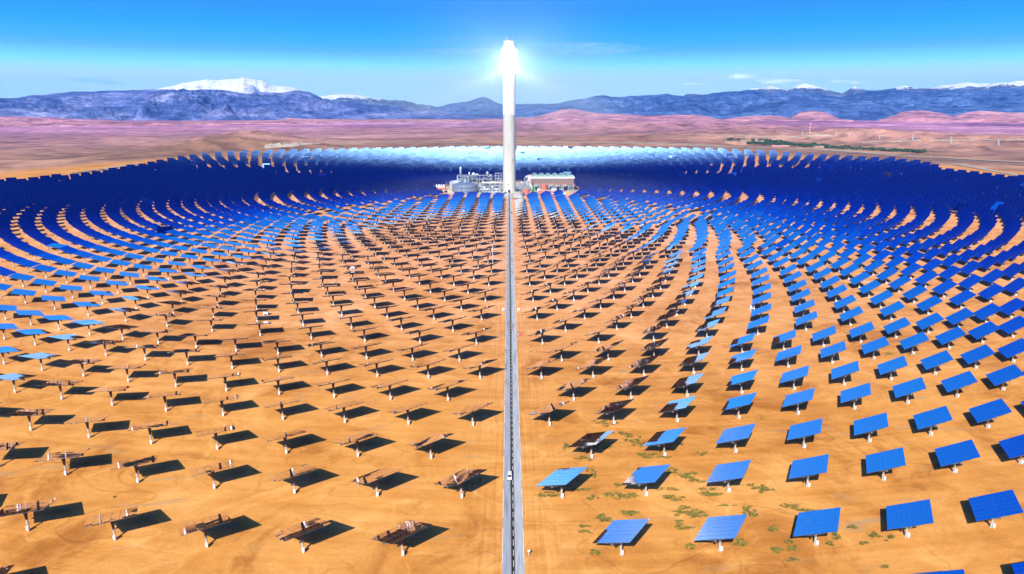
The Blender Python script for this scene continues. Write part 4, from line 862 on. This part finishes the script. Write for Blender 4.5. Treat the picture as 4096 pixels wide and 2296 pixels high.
for px, py in [(2908, 572), (2914, 575), (2922, 575), (2930, 576), (2940, 577), (2952, 577), (2960, 576), (2968, 572), (2972, 575), (2978, 578), (2984, 576), (2986, 570), (2994, 573), (3024, 571), (3028, 571), (2975, 568), (2962, 579), (3048, 570)]:
    house(px, py, rr.uniform(10, 20), rr.uniform(9, 14), rr.uniform(6, 10), 'small adobe house in the village left of the tree belt', 'adobe houses of the far village')
house(3282, 592, 44, 12, 7, 'long pink house at the right end of the first tree belt', 'pink farm houses'); house(3122, 588, 60, 8, 5, 'long low salmon building in front of the tree belt', 'pink farm houses', 'red')
house(3712, 563, 50, 16, 10, 'lone pink farmhouse on the plain among the pylons', 'pink farm houses')
def pylon(px, py, hpx, label):
    x, y = far_pt(px, py); z = tz(x, y); dpt = math.hypot(x - CX, y - CY); h = hpx * dpt / F; t = thing('power_pylon', label, 'pylon', (x, y, z), group='power pylons on the far plain')
    b = MB(); w_ = h * .11
    for sx in (-1, 1):
        for sy in (-1, 1): b.tube((sx * w_, sy * w_, 0), (sx * w_ * .25, sy * w_ * .25, h * .72), .35, 4)
    for k in range(5):
        f0, f1 = 1 - .15 * k, 1 - .15 * (k + 1); b.tube((-w_ * f0, -w_ * f0, h * .14 * k), (w_ * f1, -w_ * f1, h * .14 * (k + 1)), .22, 4); b.tube((w_ * f0, -w_ * f0, h * .14 * k), (-w_ * f1, -w_ * f1, h * .14 * (k + 1)), .22, 4)
    b.tube((0, 0, h * .7), (0, 0, h), .4, 5); b.build('lattice', M['steel'], t)
    b = MB()
    for zz, q in ((.72, .3), (.84, .24), (.95, .17)): b.tube((-h * q, 0, h * zz), (h * q, 0, h * zz), .3, 5)
    b.build('cross_arm', M['steel'], t)
for k, (px, py, hp_) in enumerate([(3210, 541, 12), (3345, 545, 14), (3398, 550, 16), (3520, 558, 16), (3652, 563, 20), (3805, 574, 20), (3996, 584, 22)]): pylon(px, py, hp_, '%s power pylon from the left on the far plain' % ORD[k])
x, y = far_pt(3239, 541); t = thing('radio_mast', 'red and white banded radio mast behind the oasis', 'mast', (x, y, tz(x, y))); MB().tube((0, 0, 0), (0, 0, 48), 1.4, 6, r2=.8).build('mast_tube', M['redwhite'], t)
MB().box((-1.5, -1.5, 44), (1.5, 1.5, 46)).build('antenna', M['white'], t)
for k, (px, py) in enumerate([(3420, 607), (3444, 612), (3520, 614), (3640, 622), (3724, 628), (3640, 600), (3560, 600)][:5]):
    x, y = far_pt(px, py); t = thing('power_pole', '%s pale pole from the left along the tracks right of the field' % ORD[k], 'pole', (x, y, tz(x, y)), group='poles along the tracks'); MB().tube((0, 0, 0), (0, 0, 12), .28, 6, r2=.2).build('shaft', M['post'], t); MB().box((-1.6, -.2, 11.6), (1.6, .2, 12)).build('cross_bar', M['post'], t)
# pale dirt tracks over the plain
def track(pts_, w_, name='dirt_track', mat='berm'):
    P_ = []
    for (a, b), (c3, d3) in zip(pts_[:-1], pts_[1:]):
        for k in range(24): u = k / 24; P_.append(far_pt(a * (1 - u) + c3 * u, b * (1 - u) + d3 * u))
    V, Q = [], []
    for i in range(len(P_)):
        a = Vector(P_[max(i - 1, 0)]); b = Vector(P_[min(i + 1, len(P_) - 1)]); d = (b - a).normalized(); nn = Vector((-d.y, d.x)) * w_ / 2; p = Vector(P_[i])
        for s_ in (-1, 0, 1): q = p + nn * s_; V.append((q.x, q.y, tz(q.x, q.y) + 1.1))
    for i in range(len(P_) - 1):
        for j in (0, 1): k = i * 3 + j; Q.append((k, k + 1, k + 4, k + 3))
    link(name, npmesh(name, V, Q, M[mat]))['kind'] = 'structure'
track([(2760, 585), (3000, 590), (3300, 600), (3600, 622), (3900, 640), (4200, 655)], 34); track([(3100, 596), (3400, 612), (3700, 634), (4150, 664)], 14, mat='pad')
track([(1060, 590), (1180, 579), (1300, 573), (1600, 570), (1960, 571)], 26); track([(2070, 571), (2400, 572), (2760, 578), (2900, 585)], 26)
track([(285, 694), (330, 690), (420, 676), (560, 655)], 16); track([(2900, 540), (3100, 552), (3300, 545), (3330, 548)], 10)
track([(3450, 574), (3500, 568), (3545, 570), (3700, 564), (4150, 562)], 16); track([(4150, 716), (3900, 672), (3810, 655), (3730, 648)], 14, mat='pad')

# ------------------------------------------------------------------ air
hz = MB().box((-20000, -23000, -60), (20000, 16500, 820)); hm = bpy.data.materials.new('haze'); hm.use_nodes = True; ht = hm.node_tree
ht.nodes.remove(ht.nodes['Principled BSDF']); pv_ = ht.nodes.new('ShaderNodeVolumePrincipled'); pv_.inputs['Color'].default_value = (.08, .40, 1, 1); pv_.inputs['Density'].default_value = 3.4e-5; pv_.inputs['Anisotropy'].default_value = 0
ht.links.new(pv_.outputs[0], ht.nodes['Material Output'].inputs['Volume'])
o = hz.build('haze', hm); o['kind'] = 'stuff'; o['label'] = 'thin blue air haze over the whole plain'
# dusty air round the receiver that catches its light
dm = NT('lit_dust'); dm.t.nodes.remove(dm.b); pv2 = dm.n('VolumePrincipled'); g = dm.n('TexCoord').outputs['Object']; ln = dm.n('VectorMath', operation='LENGTH'); dm.l(g, ln.inputs[0])
fall = dm.math('SUBTRACT', 1, ln.outputs['Value'], clamp=True)
sz = dm.n('SeparateXYZ'); dm.l(g, sz.inputs[0]); rho = dm.math('SQRT', dm.math('ADD', dm.math('MULTIPLY', sz.outputs[0], sz.outputs[0]), dm.math('MULTIPLY', sz.outputs[1], sz.outputs[1])))
rat = dm.math('DIVIDE', dm.math('MULTIPLY', sz.outputs[2], -170 / 260), dm.math('ADD', rho, .02))       # denser cone draws the converging light beams into the dust
shell = dm.math('SUBTRACT', 1, dm.math('MULTIPLY', dm.math('ABSOLUTE', dm.math('SUBTRACT', rat, .42)), 6), clamp=True)
dens = dm.math('ADD', dm.math('MULTIPLY', dm.math('POWER', fall, 2.2), 1.7e-3), dm.math('MULTIPLY', dm.math('MULTIPLY', shell, fall), 3.5e-3))
dm.l(dens, pv2.inputs['Density']); pv2.inputs['Color'].default_value = (.8, .96, 1, 1)
dm.l(pv2.outputs[0], dm.o.inputs['Volume'])
b = MB(); b.lathe([(.01, -.999)] + [(math.cos(a), math.sin(a)) for a in np.linspace(-1.45, 1.45, 15)] + [(.01, .999)], 32); o = b.build('lit_dust_cloud', dm.m, loc=(0, 0, 205)); o.scale = (260, 260, 170); o['kind'] = 'stuff'; o['label'] = 'glowing dusty air around the bright tower top'
